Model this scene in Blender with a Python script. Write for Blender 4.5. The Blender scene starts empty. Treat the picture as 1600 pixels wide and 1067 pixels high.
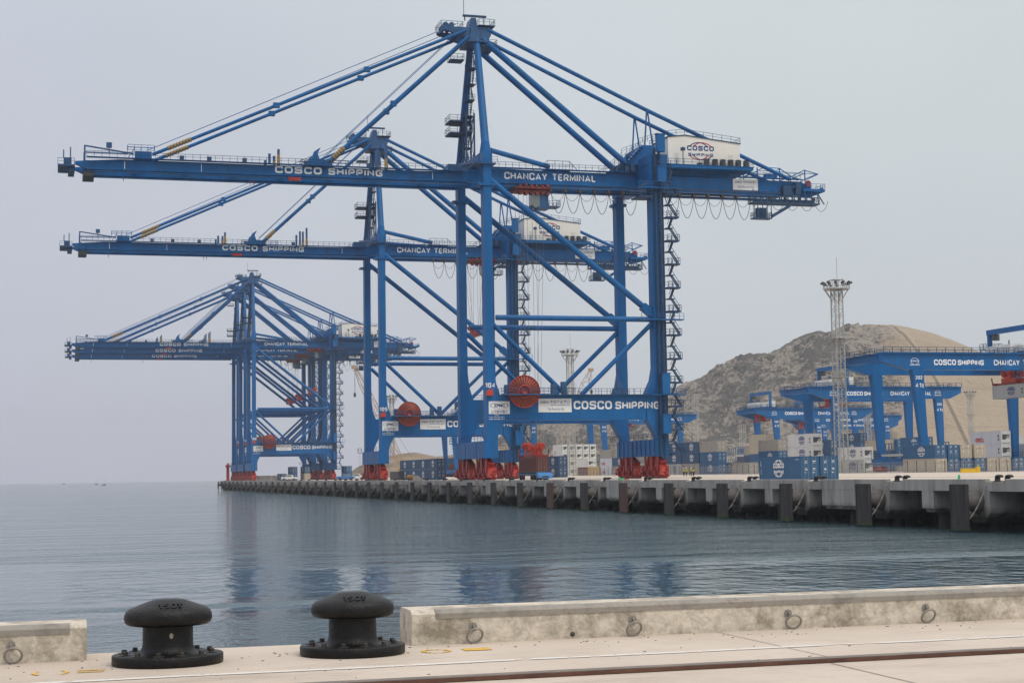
import bpy, math, random
from mathutils import Vector, Matrix, noise
R = math.radians
random.seed(7)
sc = bpy.context.scene
COL = sc.collection

# ------------------------------------------------------------------ camera
F, CX, CY = 2490.0, 800.0, 533.5
YAW, PITCH, ROLL = R(15.9), math.atan((740.6-533.5)/2490.0), math.atan(0.0148)
fwd0 = Vector((math.sin(YAW), math.cos(YAW), 0)); right0 = Vector((math.cos(YAW), -math.sin(YAW), 0)); up0 = Vector((0, 0, 1))
fwd = fwd0*math.cos(PITCH)+up0*math.sin(PITCH); up1 = up0*math.cos(PITCH)-fwd0*math.sin(PITCH)
ex = right0*math.cos(ROLL)-up1*math.sin(ROLL); ey = right0*math.sin(ROLL)+up1*math.cos(ROLL)
cam = bpy.data.cameras.new('camera'); co = bpy.data.objects.new('camera', cam); COL.objects.link(co)
cam.sensor_width = 36; cam.lens = F/1600*36; cam.clip_start = 0.1; cam.clip_end = 20000
co.matrix_world = Matrix(((ex.x, ey.x, -fwd.x, 0), (ex.y, ey.y, -fwd.y, 0), (ex.z, ey.z, -fwd.z, 0), (0, 0, 0, 1)))
sc.camera = co
sc.view_settings.view_transform = 'Standard'; sc.view_settings.look = 'None'
sc.view_settings.exposure = 0.0; sc.view_settings.gamma = 1.0

# ------------------------------------------------------------------ sky and sun (overcast)
SUN_EL, SUN_AZ = R(58), R(150)          # azimuth clockwise from +Y
w = bpy.data.worlds.new('World'); sc.world = w; w.use_nodes = True
nt = w.node_tree; nt.nodes.clear()
def wn(t, **k):
    n = nt.nodes.new(t)
    for a, b in k.items(): setattr(n, a, b)
    return n
out = wn('ShaderNodeOutputWorld'); bg = wn('ShaderNodeBackground'); bg.inputs[1].default_value = 0.1
sky = wn('ShaderNodeTexSky', sky_type='NISHITA', sun_disc=False, sun_elevation=SUN_EL, sun_rotation=SUN_AZ, dust_density=4.0)
tc = wn('ShaderNodeTexCoord'); sp = wn('ShaderNodeSeparateXYZ'); nt.links.new(tc.outputs['Generated'], sp.inputs[0])
rmp = wn('ShaderNodeValToRGB'); nt.links.new(sp.outputs[2], rmp.inputs[0])
e = rmp.color_ramp.elements
e[0].position = 0.0; e[0].color = (0.50, 0.515, 0.575, 1)
e[1].position = 1.0; e[1].color = (1, 1, 1, 1)
for p_, c_ in ((0.05, (0.53, 0.555, 0.60, 1)), (0.28, (0.575, 0.615, 0.64, 1)), (0.55, (0.85, 0.87, 0.89, 1))):
    q = e.new(p_); q.color = c_
nz = wn('ShaderNodeTexNoise'); nz.inputs['Scale'].default_value = 2.2; nz.inputs['Detail'].default_value = 5
nt.links.new(tc.outputs['Generated'], nz.inputs[0])
mr = wn('ShaderNodeMapRange'); mr.inputs[3].default_value = 10.2; mr.inputs[4].default_value = 11.7
mr.inputs[1].default_value = 0.3; mr.inputs[2].default_value = 0.7
nt.links.new(nz.outputs[0], mr.inputs[0])
sc1 = wn('ShaderNodeVectorMath', operation='SCALE'); nt.links.new(rmp.outputs[0], sc1.inputs[0]); nt.links.new(mr.outputs[0], sc1.inputs['Scale'])
dt = wn('ShaderNodeVectorMath', operation='DOT_PRODUCT'); dt.inputs[1].default_value = tuple(right0); nt.links.new(tc.outputs['Generated'], dt.inputs[0])
tm = wn('ShaderNodeMapRange'); tm.inputs[1].default_value = -0.35; tm.inputs[2].default_value = 0.15; nt.links.new(dt.outputs['Value'], tm.inputs[0])
tint = wn('ShaderNodeMix', data_type='RGBA'); nt.links.new(tm.outputs[0], tint.inputs[0]); tint.inputs[6].default_value = (0.985, 0.97, 1.06, 1); tint.inputs[7].default_value = (1.03, 1.045, 1.03, 1)
tmul = wn('ShaderNodeVectorMath', operation='MULTIPLY'); nt.links.new(sc1.outputs[0], tmul.inputs[0]); nt.links.new(tint.outputs[2], tmul.inputs[1])
mx = wn('ShaderNodeMix', data_type='RGBA'); mx.inputs[0].default_value = 0.93
nt.links.new(sky.outputs[0], mx.inputs[6]); nt.links.new(tmul.outputs[0], mx.inputs[7])
nt.links.new(mx.outputs[2], bg.inputs[0]); nt.links.new(bg.outputs[0], out.inputs[0])
sl = bpy.data.lights.new('sun', 'SUN'); sl.energy = 1.3; sl.angle = R(14); sl.color = (1, 0.95, 0.88)
so = bpy.data.objects.new('sun', sl); COL.objects.link(so)
sd = Vector((math.sin(SUN_AZ)*math.cos(SUN_EL), math.cos(SUN_AZ)*math.cos(SUN_EL), math.sin(SUN_EL)))
so.rotation_euler = sd.to_track_quat('Z', 'Y').to_euler()

# ------------------------------------------------------------------ helpers
def px(x, y, d):                                     # a world point seen at (x, y) at distance d along the view
    r = fwd*F + ex*(x-CX) + ey*(CY-y)
    return r*(d/r.dot(fwd0))
def X_at(x, d, y=735): p = px(x, y, d); return p.x, p.y

class G:
    def __init__(s): s.v = []; s.f = []; s.s = []
    def add(s, vs, fs, smooth=False):
        n = len(s.v); s.v += [tuple(q) for q in vs]
        s.f += [tuple(i+n for i in q) for q in fs]; s.s += [smooth]*len(fs); return s
    def box(s, x0, x1, y0, y1, z0, z1):
        return s.add([(x0,y0,z0),(x1,y0,z0),(x1,y1,z0),(x0,y1,z0),(x0,y0,z1),(x1,y0,z1),(x1,y1,z1),(x0,y1,z1)],
                     [(0,3,2,1),(4,5,6,7),(0,1,5,4),(1,2,6,5),(2,3,7,6),(3,0,4,7)])
    def beam(s, p, q, wd, h=None, up=(0,0,1)):
        p, q = Vector(p), Vector(q); h = h or wd; d = (q-p).normalized(); u = Vector(up)
        if abs(d.dot(u)) > 0.98: u = Vector((1,0,0))
        a = d.cross(u).normalized()*wd/2; b = a.cross(d).normalized()*h/2
        vs = [c+i*a+j*b for c in (p,q) for i,j in ((-1,-1),(1,-1),(1,1),(-1,1))]
        return s.add(vs, [(0,1,2,3),(7,6,5,4),(0,4,5,1),(1,5,6,2),(2,6,7,3),(3,7,4,0)])
    def tube(s, p, q, r, r2=None, n=12, cap=True):
        p, q = Vector(p), Vector(q); r2 = r if r2 is None else r2; d = (q-p).normalized()
        u = Vector((0,0,1)) if abs(d.z) < 0.98 else Vector((1,0,0))
        a = d.cross(u).normalized(); b = a.cross(d)
        vs = [c+(a*math.cos(t)+b*math.sin(t))*rr for c, rr in ((p,r),(q,r2)) for t in [2*math.pi*i/n for i in range(n)]]
        s.add(vs, [(i,(i+1)%n,n+(i+1)%n,n+i) for i in range(n)], True)
        if cap: s.add(vs[:n], [tuple(range(n-1,-1,-1))]); s.add(vs[n:], [tuple(range(n))])
        return s
    def path(s, pts, r, n=6):
        for a, b in zip(pts, pts[1:]): s.tube(a, b, r, n=n, cap=False)
        return s
    def prism(s, pts, a, b, axis='y'):
        m = len(pts)
        P = (lambda u, v, t: (u, t, v)) if axis == 'y' else (lambda u, v, t: (t, u, v)) if axis == 'x' else (lambda u, v, t: (u, v, t))
        vs = [P(u,v,a) for u,v in pts]+[P(u,v,b) for u,v in pts]
        return s.add(vs, [tuple(range(m)), tuple(range(2*m-1,m-1,-1))]+[(i,m+i,m+(i+1)%m,(i+1)%m) for i in range(m)])
    def lathe(s, prof, n=24, c=(0,0,0), sx=1, sy=1, axis='z', smooth=True):
        vs = []
        for r, z in prof:
            for i in range(n):
                t = 2*math.pi*i/n; x, y = r*math.cos(t)*sx, r*math.sin(t)*sy
                vs.append((c[0]+x,c[1]+y,c[2]+z) if axis == 'z' else (c[0]+x,c[1]+z,c[2]+y) if axis == 'y' else (c[0]+z,c[1]+x,c[2]+y))
        m = len(prof)
        s.add(vs, [(k*n+i,k*n+(i+1)%n,(k+1)*n+(i+1)%n,(k+1)*n+i) for k in range(m-1) for i in range(n)], smooth)
        s.add(vs[-n:], [tuple(range(n))]); return s
    def ring(s, c, rad, r, a=(1,0,0), b=(0,0,1), n=20, m=8):
        c, a, b = Vector(c), Vector(a).normalized(), Vector(b).normalized(); nn = a.cross(b); vs = []
        for i in range(n):
            t = 2*math.pi*i/n; o = a*math.cos(t)+b*math.sin(t)
            for j in range(m):
                q = 2*math.pi*j/m; vs.append(c+o*(rad+r*math.cos(q))+nn*r*math.sin(q))
        return s.add(vs, [(i*m+j,i*m+(j+1)%m,((i+1)%n)*m+(j+1)%m,((i+1)%n)*m+j) for i in range(n) for j in range(m)], True)
    def rail(s, p, q, h=1.1, step=2.2, t=0.07):
        p, q = Vector(p), Vector(q); L = (q-p).length; k = max(1, int(L/step)); u = Vector((0,0,h))
        s.beam(p+u, q+u, t); s.beam(p+u*0.52, q+u*0.52, t*0.8)
        for i in range(k+1): c = p.lerp(q, i/k); s.beam(c, c+u, t)
        return s
    def text(s, body, o, wd, h, u=(1,0,0), v=(0,0,1), bold=0.02, ex=0):
        vs, fs = text_mesh(body, bold); o, u, v = Vector(o), Vector(u), Vector(v); nn = u.cross(v)
        if not vs: return s
        s.add([o+u*(a*wd)+v*(b*h) for a, b in vs], fs)
        if ex:
            s.add([o+u*(a*wd)+v*(b*h)-nn*ex for a, b in vs], fs)
        return s
    def block(s, body, o, wd, h, u=(1,0,0), v=(0,0,1), wt=0.22):
        o, u, v = Vector(o), Vector(u), Vector(v); nn = u.cross(v); vs, fs = block_text(body, wd, h, wt)
        return s.add([o+u*a+v*b_+nn*(0.004*l_) for a, b_, l_ in vs], fs)
    def build(s, name, mat, parent=None, sub=False):
        me = bpy.data.meshes.new(name); me.from_pydata(s.v, [], s.f)
        me.polygons.foreach_set('use_smooth', s.s); me.materials.append(mat)
        import bmesh
        bm = bmesh.new(); bm.from_mesh(me); bmesh.ops.recalc_face_normals(bm, faces=bm.faces); bm.to_mesh(me); bm.free()
        me.update()
        o = bpy.data.objects.new(name, me); COL.objects.link(o)
        if parent: o.parent = parent
        return o
_GL = {
 'C': (1, [[(1,.70),(1,1),(0,1),(0,0),(1,0),(1,.30)]]), 'O': (1.05, [[(0,0),(1,0),(1,1),(0,1),(0,0)]]), 'S': (1, [[(1,.76),(1,1),(0,1),(0,.52),(1,.52),(1,0),(0,0),(0,.24)]]),
 'G': (1.02, [[(1,.74),(1,1),(0,1),(0,0),(1,0),(1,.48),(.5,.48)]]), 'H': (.98, [[(0,0),(0,1)],[(1,0),(1,1)],[(0,.5),(1,.5)]]), 'I': (.0, [[(0,0),(0,1)]]),
 'P': (.92, [[(0,0),(0,1),(1,1),(1,.40),(0,.40)]]), 'N': (.98, ['s',[(0,0),(0,1),(1,0),(1,1)]]), 'A': (1.05, ['s',[(0,0),(.5,1),(1,0)],[(.18,.27),(.82,.27)]]),
 'Y': (1, [[(0,1),(.5,.45)],[(1,1),(.5,.45)],[(.5,.5),(.5,0)]]), 'T': (.92, [[(0,1),(1,1)],[(.5,1),(.5,0)]]), 'E': (.8, [[(1,1),(0,1),(0,0),(1,0)],[(0,.5),(.9,.5)]]),
 'R': (.95, [[(0,0),(0,1),(1,1),(1,.46),(0,.46)],[(.5,.46),(1,0)]]), 'M': (1.15, ['s',[(0,0),(0,1),(.5,.2),(1,1),(1,0)]]), 'L': (.75, [[(0,1),(0,0),(1,0)]]),
 '0': (.72, [[(0,0),(1,0),(1,1),(0,1),(0,0)]]), '1': (.4, ['s',[(0,.8),(1,1),(1,0)]]), '2': (.72, [[(0,.74),(0,1),(1,1),(1,.55),(0,.12),(0,0),(1,0)]]), '3': (.72, [[(0,1),(1,1),(1,0),(0,0)],[(.25,.52),(1,.52)]]),
 '4': (.75, ['s',[(.75,0),(.75,1),(0,.3),(1,.3)]]), '5': (.72, [[(1,1),(0,1),(0,.55),(1,.55),(1,0),(0,0)]]), '6': (.72, [[(1,1),(0,1),(0,0),(1,0),(1,.52),(0,.52)]]), '7': (.7, ['s',[(0,1),(1,1),(.35,0)]]),
 '8': (.72, [[(0,0),(1,0),(1,1),(0,1),(0,0)],[(0,.52),(1,.52)]]), '9': (.72, [[(0,0),(1,0),(1,1),(0,1),(0,.48),(1,.48)]]), 't': (.42, [[(.4,.95),(.4,0),(1,0)],[(0,.66),(1,.66)]]), ' ': (.35, [])}
def block_text(body, wd, h, wt=0.22, gap=0.34):
    """block capitals as thick strokes inside wd x h; returns vertices (a, b, layer) and faces"""
    ws = [_GL[ch][0]+gap+(wt if ch != ' ' else 0) for ch in body]; tot = sum(ws)-gap; k = wd/(tot*h); t_ = wt*h
    vs, fs, x = [], [], 0.0
    for ch, w_ in zip(body, ws):
        gw, st = _GL[ch]; sharp = bool(st) and st[0] == 's'; lay = 0
        for p in st:
            if p == 's': continue
            q = [Vector(((x+wt/2+a*gw)*h*k, t_/2+b_*(h-t_))) for a, b_ in p]; closed = (q[0]-q[-1]).length < 1e-6 and len(q) > 2
            if not sharp and len(q) > 2:
                base = q[:-1] if closed else q; m = len(base); r_ = min(h*0.26, gw*h*k*0.4); out_ = []
                for i in range(m):
                    if not closed and i in (0, m-1): out_.append(base[i]); continue
                    a, c, b_ = base[i-1], base[i], base[(i+1) % m]; ra = min(r_, (a-c).length*0.48, (b_-c).length*0.48)
                    p0 = c+(a-c).normalized()*ra; p2 = c+(b_-c).normalized()*ra
                    out_ += [p0*(1-u)**2+c*2*u*(1-u)+p2*u*u for u in (0, .33, .67, 1)]
                q = out_+([out_[0]] if closed else [])
            n = len(q); L_, R_ = [], []
            for i in range(n):
                pr = q[i-1] if i else (q[-2] if closed else None); nx = q[i+1] if i < n-1 else (q[1] if closed else None)
                d0 = (q[i]-pr).normalized() if pr is not None else None; d1 = (nx-q[i]).normalized() if nx is not None else None
                d0 = d0 or d1; d1 = d1 or d0; n0 = Vector((-d0.y, d0.x)); n1 = Vector((-d1.y, d1.x)); mm = n0+n1
                mm = mm.normalized() if mm.length > 1e-4 else n0; f_ = min(1.9, 1/max(0.35, mm.dot(n0)))
                L_.append(q[i]+mm*t_/2*f_); R_.append(q[i]-mm*t_/2*f_)
            b0 = len(vs)
            for a, c in zip(L_, R_): vs += [(a.x, max(0, min(h, a.y)), lay), (c.x, max(0, min(h, c.y)), lay)]
            fs += [(b0+2*i, b0+2*i+1, b0+2*i+3, b0+2*i+2) for i in range(n-1)]; lay += 1
        x += w_
    return vs, fs
_tc = {}
def text_mesh(body, bold=0.02):
    if (body, bold) in _tc: return _tc[body, bold]
    cu = bpy.data.curves.new('t', 'FONT'); cu.body = body; cu.size = 1; cu.offset = bold; cu.resolution_u = 3; cu.fill_mode = 'FRONT'
    ob = bpy.data.objects.new('t', cu); COL.objects.link(ob); bpy.context.view_layer.update()
    me = bpy.data.meshes.new_from_object(ob.evaluated_get(bpy.context.evaluated_depsgraph_get()))
    vs = [(q.co.x, q.co.y) for q in me.vertices]; fs = [tuple(p.vertices) for p in me.polygons]
    bpy.data.objects.remove(ob); bpy.data.curves.remove(cu); bpy.data.meshes.remove(me)
    if vs:
        x0 = min(a for a, b in vs); x1 = max(a for a, b in vs); y0 = min(b for a, b in vs); y1 = max(b for a, b in vs)
        vs = [((a-x0)/max(1e-6, x1-x0), (b-y0)/max(1e-6, y1-y0)) for a, b in vs]
    _tc[body, bold] = (vs, fs); return vs, fs

def tag(o, label=None, cat=None, group=None, kind=None):
    if label: o['label'] = label
    if cat: o['category'] = cat
    if group: o['group'] = group
    if kind: o['kind'] = kind
    return o
def thing(name, label, cat, loc=(0,0,0), rz=0, group=None):
    o = bpy.data.objects.new(name, None); COL.objects.link(o); o.location = loc; o.rotation_euler = (0,0,rz); o.empty_display_size = 0.2
    return tag(o, label, cat, group)
def struct(o): return tag(o, kind='structure')
def kids(o): return [c for c in bpy.data.objects if c.parent == o]
def dup(root, loc, label=None, rz=None, group=None, skip=()):
    ch = {}
    for o in bpy.data.objects:
        if o.parent: ch.setdefault(o.parent, []).append(o)
    def cp(o, par):
        c = o.copy(); COL.objects.link(c)
        if par: c.parent = par
        for q in ch.get(o, []):
            if q.name.split('.')[0] not in skip: cp(q, c)
        return c
    r = cp(root, None); r.location = loc
    if rz is not None: r.rotation_euler = (0,0,rz)
    if label: r['label'] = label
    if group: r['group'] = group
    return r

# ------------------------------------------------------------------ materials
def mat(name, c, rough=0.6, metal=0.0, var=0.12, scale=0.6, streak=False, bump=0.0, bscale=20.0, c2=None, spec=0.5, dirt=None, dscale=0.25, damt=0.4, dth=0.5):
    m = bpy.data.materials.new(name); m.use_nodes = True; t = m.node_tree; b = t.nodes['Principled BSDF']
    b.inputs['Roughness'].default_value = rough; b.inputs['Metallic'].default_value = metal; b.inputs['Specular IOR Level'].default_value = spec
    tcn = t.nodes.new('ShaderNodeTexCoord'); mp = t.nodes.new('ShaderNodeMapping'); t.links.new(tcn.outputs['Object'], mp.inputs[0])
    if streak: mp.inputs['Scale'].default_value = (1, 1, 0.12)
    n = t.nodes.new('ShaderNodeTexNoise'); n.inputs['Scale'].default_value = scale; n.inputs['Detail'].default_value = 6; n.inputs['Roughness'].default_value = 0.62
    t.links.new(mp.outputs[0], n.inputs[0])
    r = t.nodes.new('ShaderNodeMapRange'); r.inputs[1].default_value = 0.32; r.inputs[2].default_value = 0.68; t.links.new(n.outputs[0], r.inputs[0])
    mxn = t.nodes.new('ShaderNodeMix'); mxn.data_type = 'RGBA'; t.links.new(r.outputs[0], mxn.inputs[0])
    lo = c2 if c2 else tuple(x*(1-var) for x in c); hi = c if c2 else tuple(min(1, x*(1+var)) for x in c)
    mxn.inputs[6].default_value = (*lo, 1); mxn.inputs[7].default_value = (*hi, 1); last = mxn.outputs[2]
    if dirt:
        n2 = t.nodes.new('ShaderNodeTexNoise'); n2.inputs['Scale'].default_value = dscale; n2.inputs['Detail'].default_value = 9; n2.inputs['Roughness'].default_value = 0.7
        t.links.new(mp.outputs[0], n2.inputs[0])
        r2 = t.nodes.new('ShaderNodeMapRange'); r2.inputs[1].default_value = dth; r2.inputs[2].default_value = dth+0.2; r2.inputs[4].default_value = damt; t.links.new(n2.outputs[0], r2.inputs[0])
        m2 = t.nodes.new('ShaderNodeMix'); m2.data_type = 'RGBA'; t.links.new(r2.outputs[0], m2.inputs[0]); t.links.new(last, m2.inputs[6]); m2.inputs[7].default_value = (*dirt, 1); last = m2.outputs[2]
    t.links.new(last, b.inputs['Base Color'])
    if bump:
        n3 = t.nodes.new('ShaderNodeTexNoise'); n3.inputs['Scale'].default_value = bscale; n3.inputs['Detail'].default_value = 5; t.links.new(tcn.outputs['Object'], n3.inputs[0])
        bp = t.nodes.new('ShaderNodeBump'); bp.inputs['Strength'].default_value = bump; bp.inputs['Distance'].default_value = 0.02
        t.links.new(n3.outputs[0], bp.inputs['Height']); t.links.new(bp.outputs[0], b.inputs['Normal'])
    return m
BLUE = mat('blue_paint', (0.002, 0.112, 0.325), 0.45, var=0.2, scale=0.3, streak=True, dirt=(0.022, 0.085, 0.185), dscale=0.35, damt=0.7, spec=0.22)
DBLUE = mat('dark_blue_paint', (0.010, 0.075, 0.20), 0.5, var=0.15, scale=0.4)
RAILM = mat('railing_paint', (0.022, 0.065, 0.14), 0.65, var=0.1, spec=0.25)
RED = mat('red_paint', (0.33, 0.020, 0.016), 0.45, var=0.3, scale=0.8, dirt=(0.10, 0.015, 0.012), dscale=0.5)
REEL = mat('reel_red', (0.40, 0.065, 0.036), 0.6, var=0.25, scale=1.5)
ORANGE = mat('orange_red_paint', (0.50, 0.045, 0.02), 0.5, var=0.15)
WHITE = mat('white_paint', (0.80, 0.775, 0.71), 0.5, var=0.05, scale=0.4, streak=True, dirt=(0.58, 0.53, 0.44), damt=0.35, dscale=0.2)
SIGNW = mat('sign_white', (0.82, 0.82, 0.80), 0.5, var=0.04)
LETTER = mat('white_letters', (0.86, 0.86, 0.86), 0.5, var=0.03)
BLETTER = mat('blue_letters', (0.02, 0.06, 0.22), 0.5)
RLETTER = mat('red_letters', (0.55, 0.03, 0.02), 0.5)
YEL = mat('yellow_paint', (0.34, 0.20, 0.03), 0.5, var=0.15)
ROPE = mat('steel_rope', (0.16, 0.15, 0.14), 0.6)
CABLE = mat('festoon_cable', (0.05, 0.045, 0.042), 0.7)
GREY = mat('galvanised_steel', (0.44, 0.43, 0.40), 0.5, metal=0.25, var=0.15, scale=1)
DGREY = mat('dark_grey', (0.055, 0.058, 0.06), 0.6, var=0.2)
GLASS = mat('cab_glass', (0.16, 0.20, 0.19), 0.08, spec=0.9)
BLACK = mat('black_cast_iron', (0.0055, 0.0052, 0.0055), 0.42, var=0.3, scale=9, bump=0.35, bscale=70, dirt=(0.024, 0.021, 0.018), dscale=7, damt=0.6, spec=0.3)
RUBBER = mat('black_rubber', (0.032, 0.030, 0.031), 0.75, var=0.4, scale=1.2, streak=True, dirt=(0.085, 0.065, 0.05), dscale=1.3, damt=0.7)
RUSTP = mat('rusty_panel', (0.085, 0.045, 0.035), 0.75, var=0.35, scale=1.2, streak=True)
CONE = mat('grey_rubber', (0.115, 0.10, 0.09), 0.75, var=0.35, scale=1.0, bump=0.2, dirt=(0.05,0.045,0.04), dscale=0.7)
CHAIN = mat('chain_steel', (0.36, 0.33, 0.29), 0.6, var=0.2)
BROWN = mat('brown_paint', (0.155, 0.047, 0.032), 0.55, var=0.15, dirt=(0.10, 0.045, 0.035))

# ------------------------------------------------------------------ sea
def nodes(m):
    m.use_nodes = True; return m.node_tree, m.node_tree.nodes['Principled BSDF']
wm = bpy.data.materials.new('sea_water'); t, b = nodes(wm)
b.inputs['Base Color'].default_value = (0.055, 0.096, 0.110, 1); b.inputs['Roughness'].default_value = 0.06; b.inputs['IOR'].default_value = 1.2
tcn = t.nodes.new('ShaderNodeTexCoord')
def noise_n(scale, detail, sx=1, sy=1, rough=0.55):
    mp = t.nodes.new('ShaderNodeMapping'); mp.inputs['Scale'].default_value = (sx, sy, 1); mp.inputs['Rotation'].default_value = (0, 0, -YAW)
    t.links.new(tcn.outputs['Object'], mp.inputs[0]); n = t.nodes.new('ShaderNodeTexNoise'); n.inputs['Scale'].default_value = scale; n.inputs['Detail'].default_value = detail; n.inputs['Roughness'].default_value = rough
    t.links.new(mp.outputs[0], n.inputs[0]); return n.outputs[0]
def math_n(op, a, b_):
    n = t.nodes.new('ShaderNodeMath'); n.operation = op
    for i, q in enumerate((a, b_)):
        if isinstance(q, (int, float)): n.inputs[i].default_value = q
        else: t.links.new(q, n.inputs[i])
    return n.outputs[0]
patch = noise_n(0.022, 4, 0.35, 1.6)
dp = t.nodes.new('ShaderNodeVectorMath'); dp.operation = 'DOT_PRODUCT'; dp.inputs[1].default_value = tuple(fwd0); t.links.new(tcn.outputs['Object'], dp.inputs[0])
dd = math_n('ADD', dp.outputs['Value'], math_n('MULTIPLY', math_n('SUBTRACT', patch, 0.5), 90.0))
def rampn(sock, a, b_, lo, hi):
    r = t.nodes.new('ShaderNodeMapRange'); r.interpolation_type = 'SMOOTHSTEP'; t.links.new(sock, r.inputs[0]); r.inputs[1].default_value = a; r.inputs[2].default_value = b_; r.inputs[3].default_value = lo; r.inputs[4].default_value = hi; return r.outputs[0]
calm = math_n('MULTIPLY', rampn(dd, 58, 68, 0, 1), rampn(dd, 96, 125, 1, 0))
ruf = math_n('SUBTRACT', 1.0, math_n('MULTIPLY', calm, 0.90))
near = rampn(dp.outputs['Value'], 45, 90, 1, 0)
fine = math_n('MULTIPLY', ruf, math_n('ADD', math_n('MULTIPLY', noise_n(0.95, 3, 1.0, 0.9), 0.75), math_n('MULTIPLY', noise_n(3.4, 3, 1.0, 0.7), math_n('ADD', 0.2, math_n('MULTIPLY', near, 0.34)))))
h = math_n('ADD', math_n('ADD', math_n('MULTIPLY', noise_n(0.11, 2, 0.6, 1.4), math_n('MULTIPLY', ruf, 1.6)), fine), math_n('MULTIPLY', noise_n(0.55, 2, 1.1, 0.8), 0.30))
class pr: outputs = [math_n('ADD', 0.45, math_n('MULTIPLY', rampn(patch, 0.4, 0.6, 0, 1), 0.3))]
bp = t.nodes.new('ShaderNodeBump'); bp.inputs['Distance'].default_value = 0.6; t.links.new(h, bp.inputs['Height']); t.links.new(pr.outputs[0], bp.inputs['Strength'])
t.links.new(bp.outputs[0], b.inputs['Normal'])
SEA = -5.5
g = G(); rings = [0, 40, 90, 160, 260, 420, 700, 1200, 2200, 3800]; n = 96; vs = [(0,0,0)]
for r in rings[1:]: vs += [(r*math.cos(2*math.pi*i/n), r*math.sin(2*math.pi*i/n), 0) for i in range(n)]
fs = [(0, 1+i, 1+(i+1)%n) for i in range(n)]
for k in range(len(rings)-2): fs += [(1+k*n+i, 1+(k+1)*n+i, 1+(k+1)*n+(i+1)%n, 1+k*n+(i+1)%n) for i in range(n)]
g.add(vs, fs); o = g.build('sea', wm); o.location = (0, 0, SEA); struct(o)

# ------------------------------------------------------------------ quays
DECK, YARD, QX = -1.25, -0.80, 76.1
cm = bpy.data.materials.new('quay_concrete'); t, b = nodes(cm); b.inputs['Roughness'].default_value = 0.85; b.inputs['Specular IOR Level'].default_value = 0.25
tcn = t.nodes.new('ShaderNodeTexCoord')
def ramp(sock, a, b_, lo, hi):
    r = t.nodes.new('ShaderNodeMapRange'); t.links.new(sock, r.inputs[0]); r.inputs[1].default_value = a; r.inputs[2].default_value = b_; r.inputs[3].default_value = lo; r.inputs[4].default_value = hi; return r.outputs[0]
def mixc(f, a, c):
    m_ = t.nodes.new('ShaderNodeMix'); m_.data_type = 'RGBA'
    if isinstance(f, (int, float)): m_.inputs[0].default_value = f
    else: t.links.new(f, m_.inputs[0])
    for i, q in ((6, a), (7, c)):
        if isinstance(q, tuple): m_.inputs[i].default_value = (*q, 1)
        else: t.links.new(q, m_.inputs[i])
    return m_.outputs[2]
def nz_(scale, detail=5, rough=0.6, sc_=(1,1,1)):
    mp = t.nodes.new('ShaderNodeMapping'); mp.inputs['Scale'].default_value = sc_; t.links.new(tcn.outputs['Object'], mp.inputs[0])
    n_ = t.nodes.new('ShaderNodeTexNoise'); n_.inputs['Scale'].default_value = scale; n_.inputs['Detail'].default_value = detail; n_.inputs['Roughness'].default_value = rough; t.links.new(mp.outputs[0], n_.inputs[0]); return n_.outputs[0]
c = mixc(ramp(nz_(0.5, 8, 0.65), 0.35, 0.65, 0, 1), (0.53, 0.445, 0.365), (0.62, 0.53, 0.44))
c = mixc(ramp(nz_(3.0, 8, 0.7), 0.52, 0.72, 0, 0.4), c, (0.40, 0.34, 0.28))
c = mixc(ramp(nz_(0.9, 6, 0.75, (0.35, 1.6, 1)), 0.52, 0.68, 0, 0.62), c, (0.38, 0.32, 0.255)); c = mixc(ramp(nz_(0.33, 9, 0.8), 0.60, 0.72, 0, 0.55), c, (0.30, 0.255, 0.21)); c = mixc(ramp(nz_(60, 3, 0.7), 0.62, 0.72, 0, 0.5), c, (0.20, 0.17, 0.15)); c = mixc(ramp(nz_(9, 8, 0.8), 0.58, 0.75, 0, 0.45), c, (0.34, 0.285, 0.23))
t.links.new(c, b.inputs['Base Color'])
wv = t.nodes.new('ShaderNodeTexWave'); wv.wave_type = 'BANDS'; wv.bands_direction = 'X'; wv.inputs['Scale'].default_value = 11; wv.inputs['Distortion'].default_value = 3.0; wv.inputs['Detail'].default_value = 3; t.links.new(tcn.outputs['Object'], wv.inputs[0])
hh = math_n('ADD', math_n('MULTIPLY', wv.outputs[0], 0.22), nz_(90, 3))
bp = t.nodes.new('ShaderNodeBump'); bp.inputs['Strength'].default_value = 0.5; bp.inputs['Distance'].default_value = 0.006; t.links.new(hh, bp.inputs['Height']); t.links.new(bp.outputs[0], b.inputs['Normal'])
DECKM = cm
KERBM = mat('kerb_concrete', (0.62, 0.55, 0.455), 0.85, var=0.16, scale=14, bump=0.5, bscale=30, dirt=(0.27, 0.23, 0.175), dscale=4.5, damt=0.95, dth=0.44, spec=0.25)
FACEM = mat('quay_face_concrete', (0.36, 0.345, 0.315), 0.88, var=0.2, scale=0.6, streak=True, bump=0.3, bscale=6, dirt=(0.12, 0.112, 0.098), dscale=0.9, damt=0.85, spec=0.2)
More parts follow.
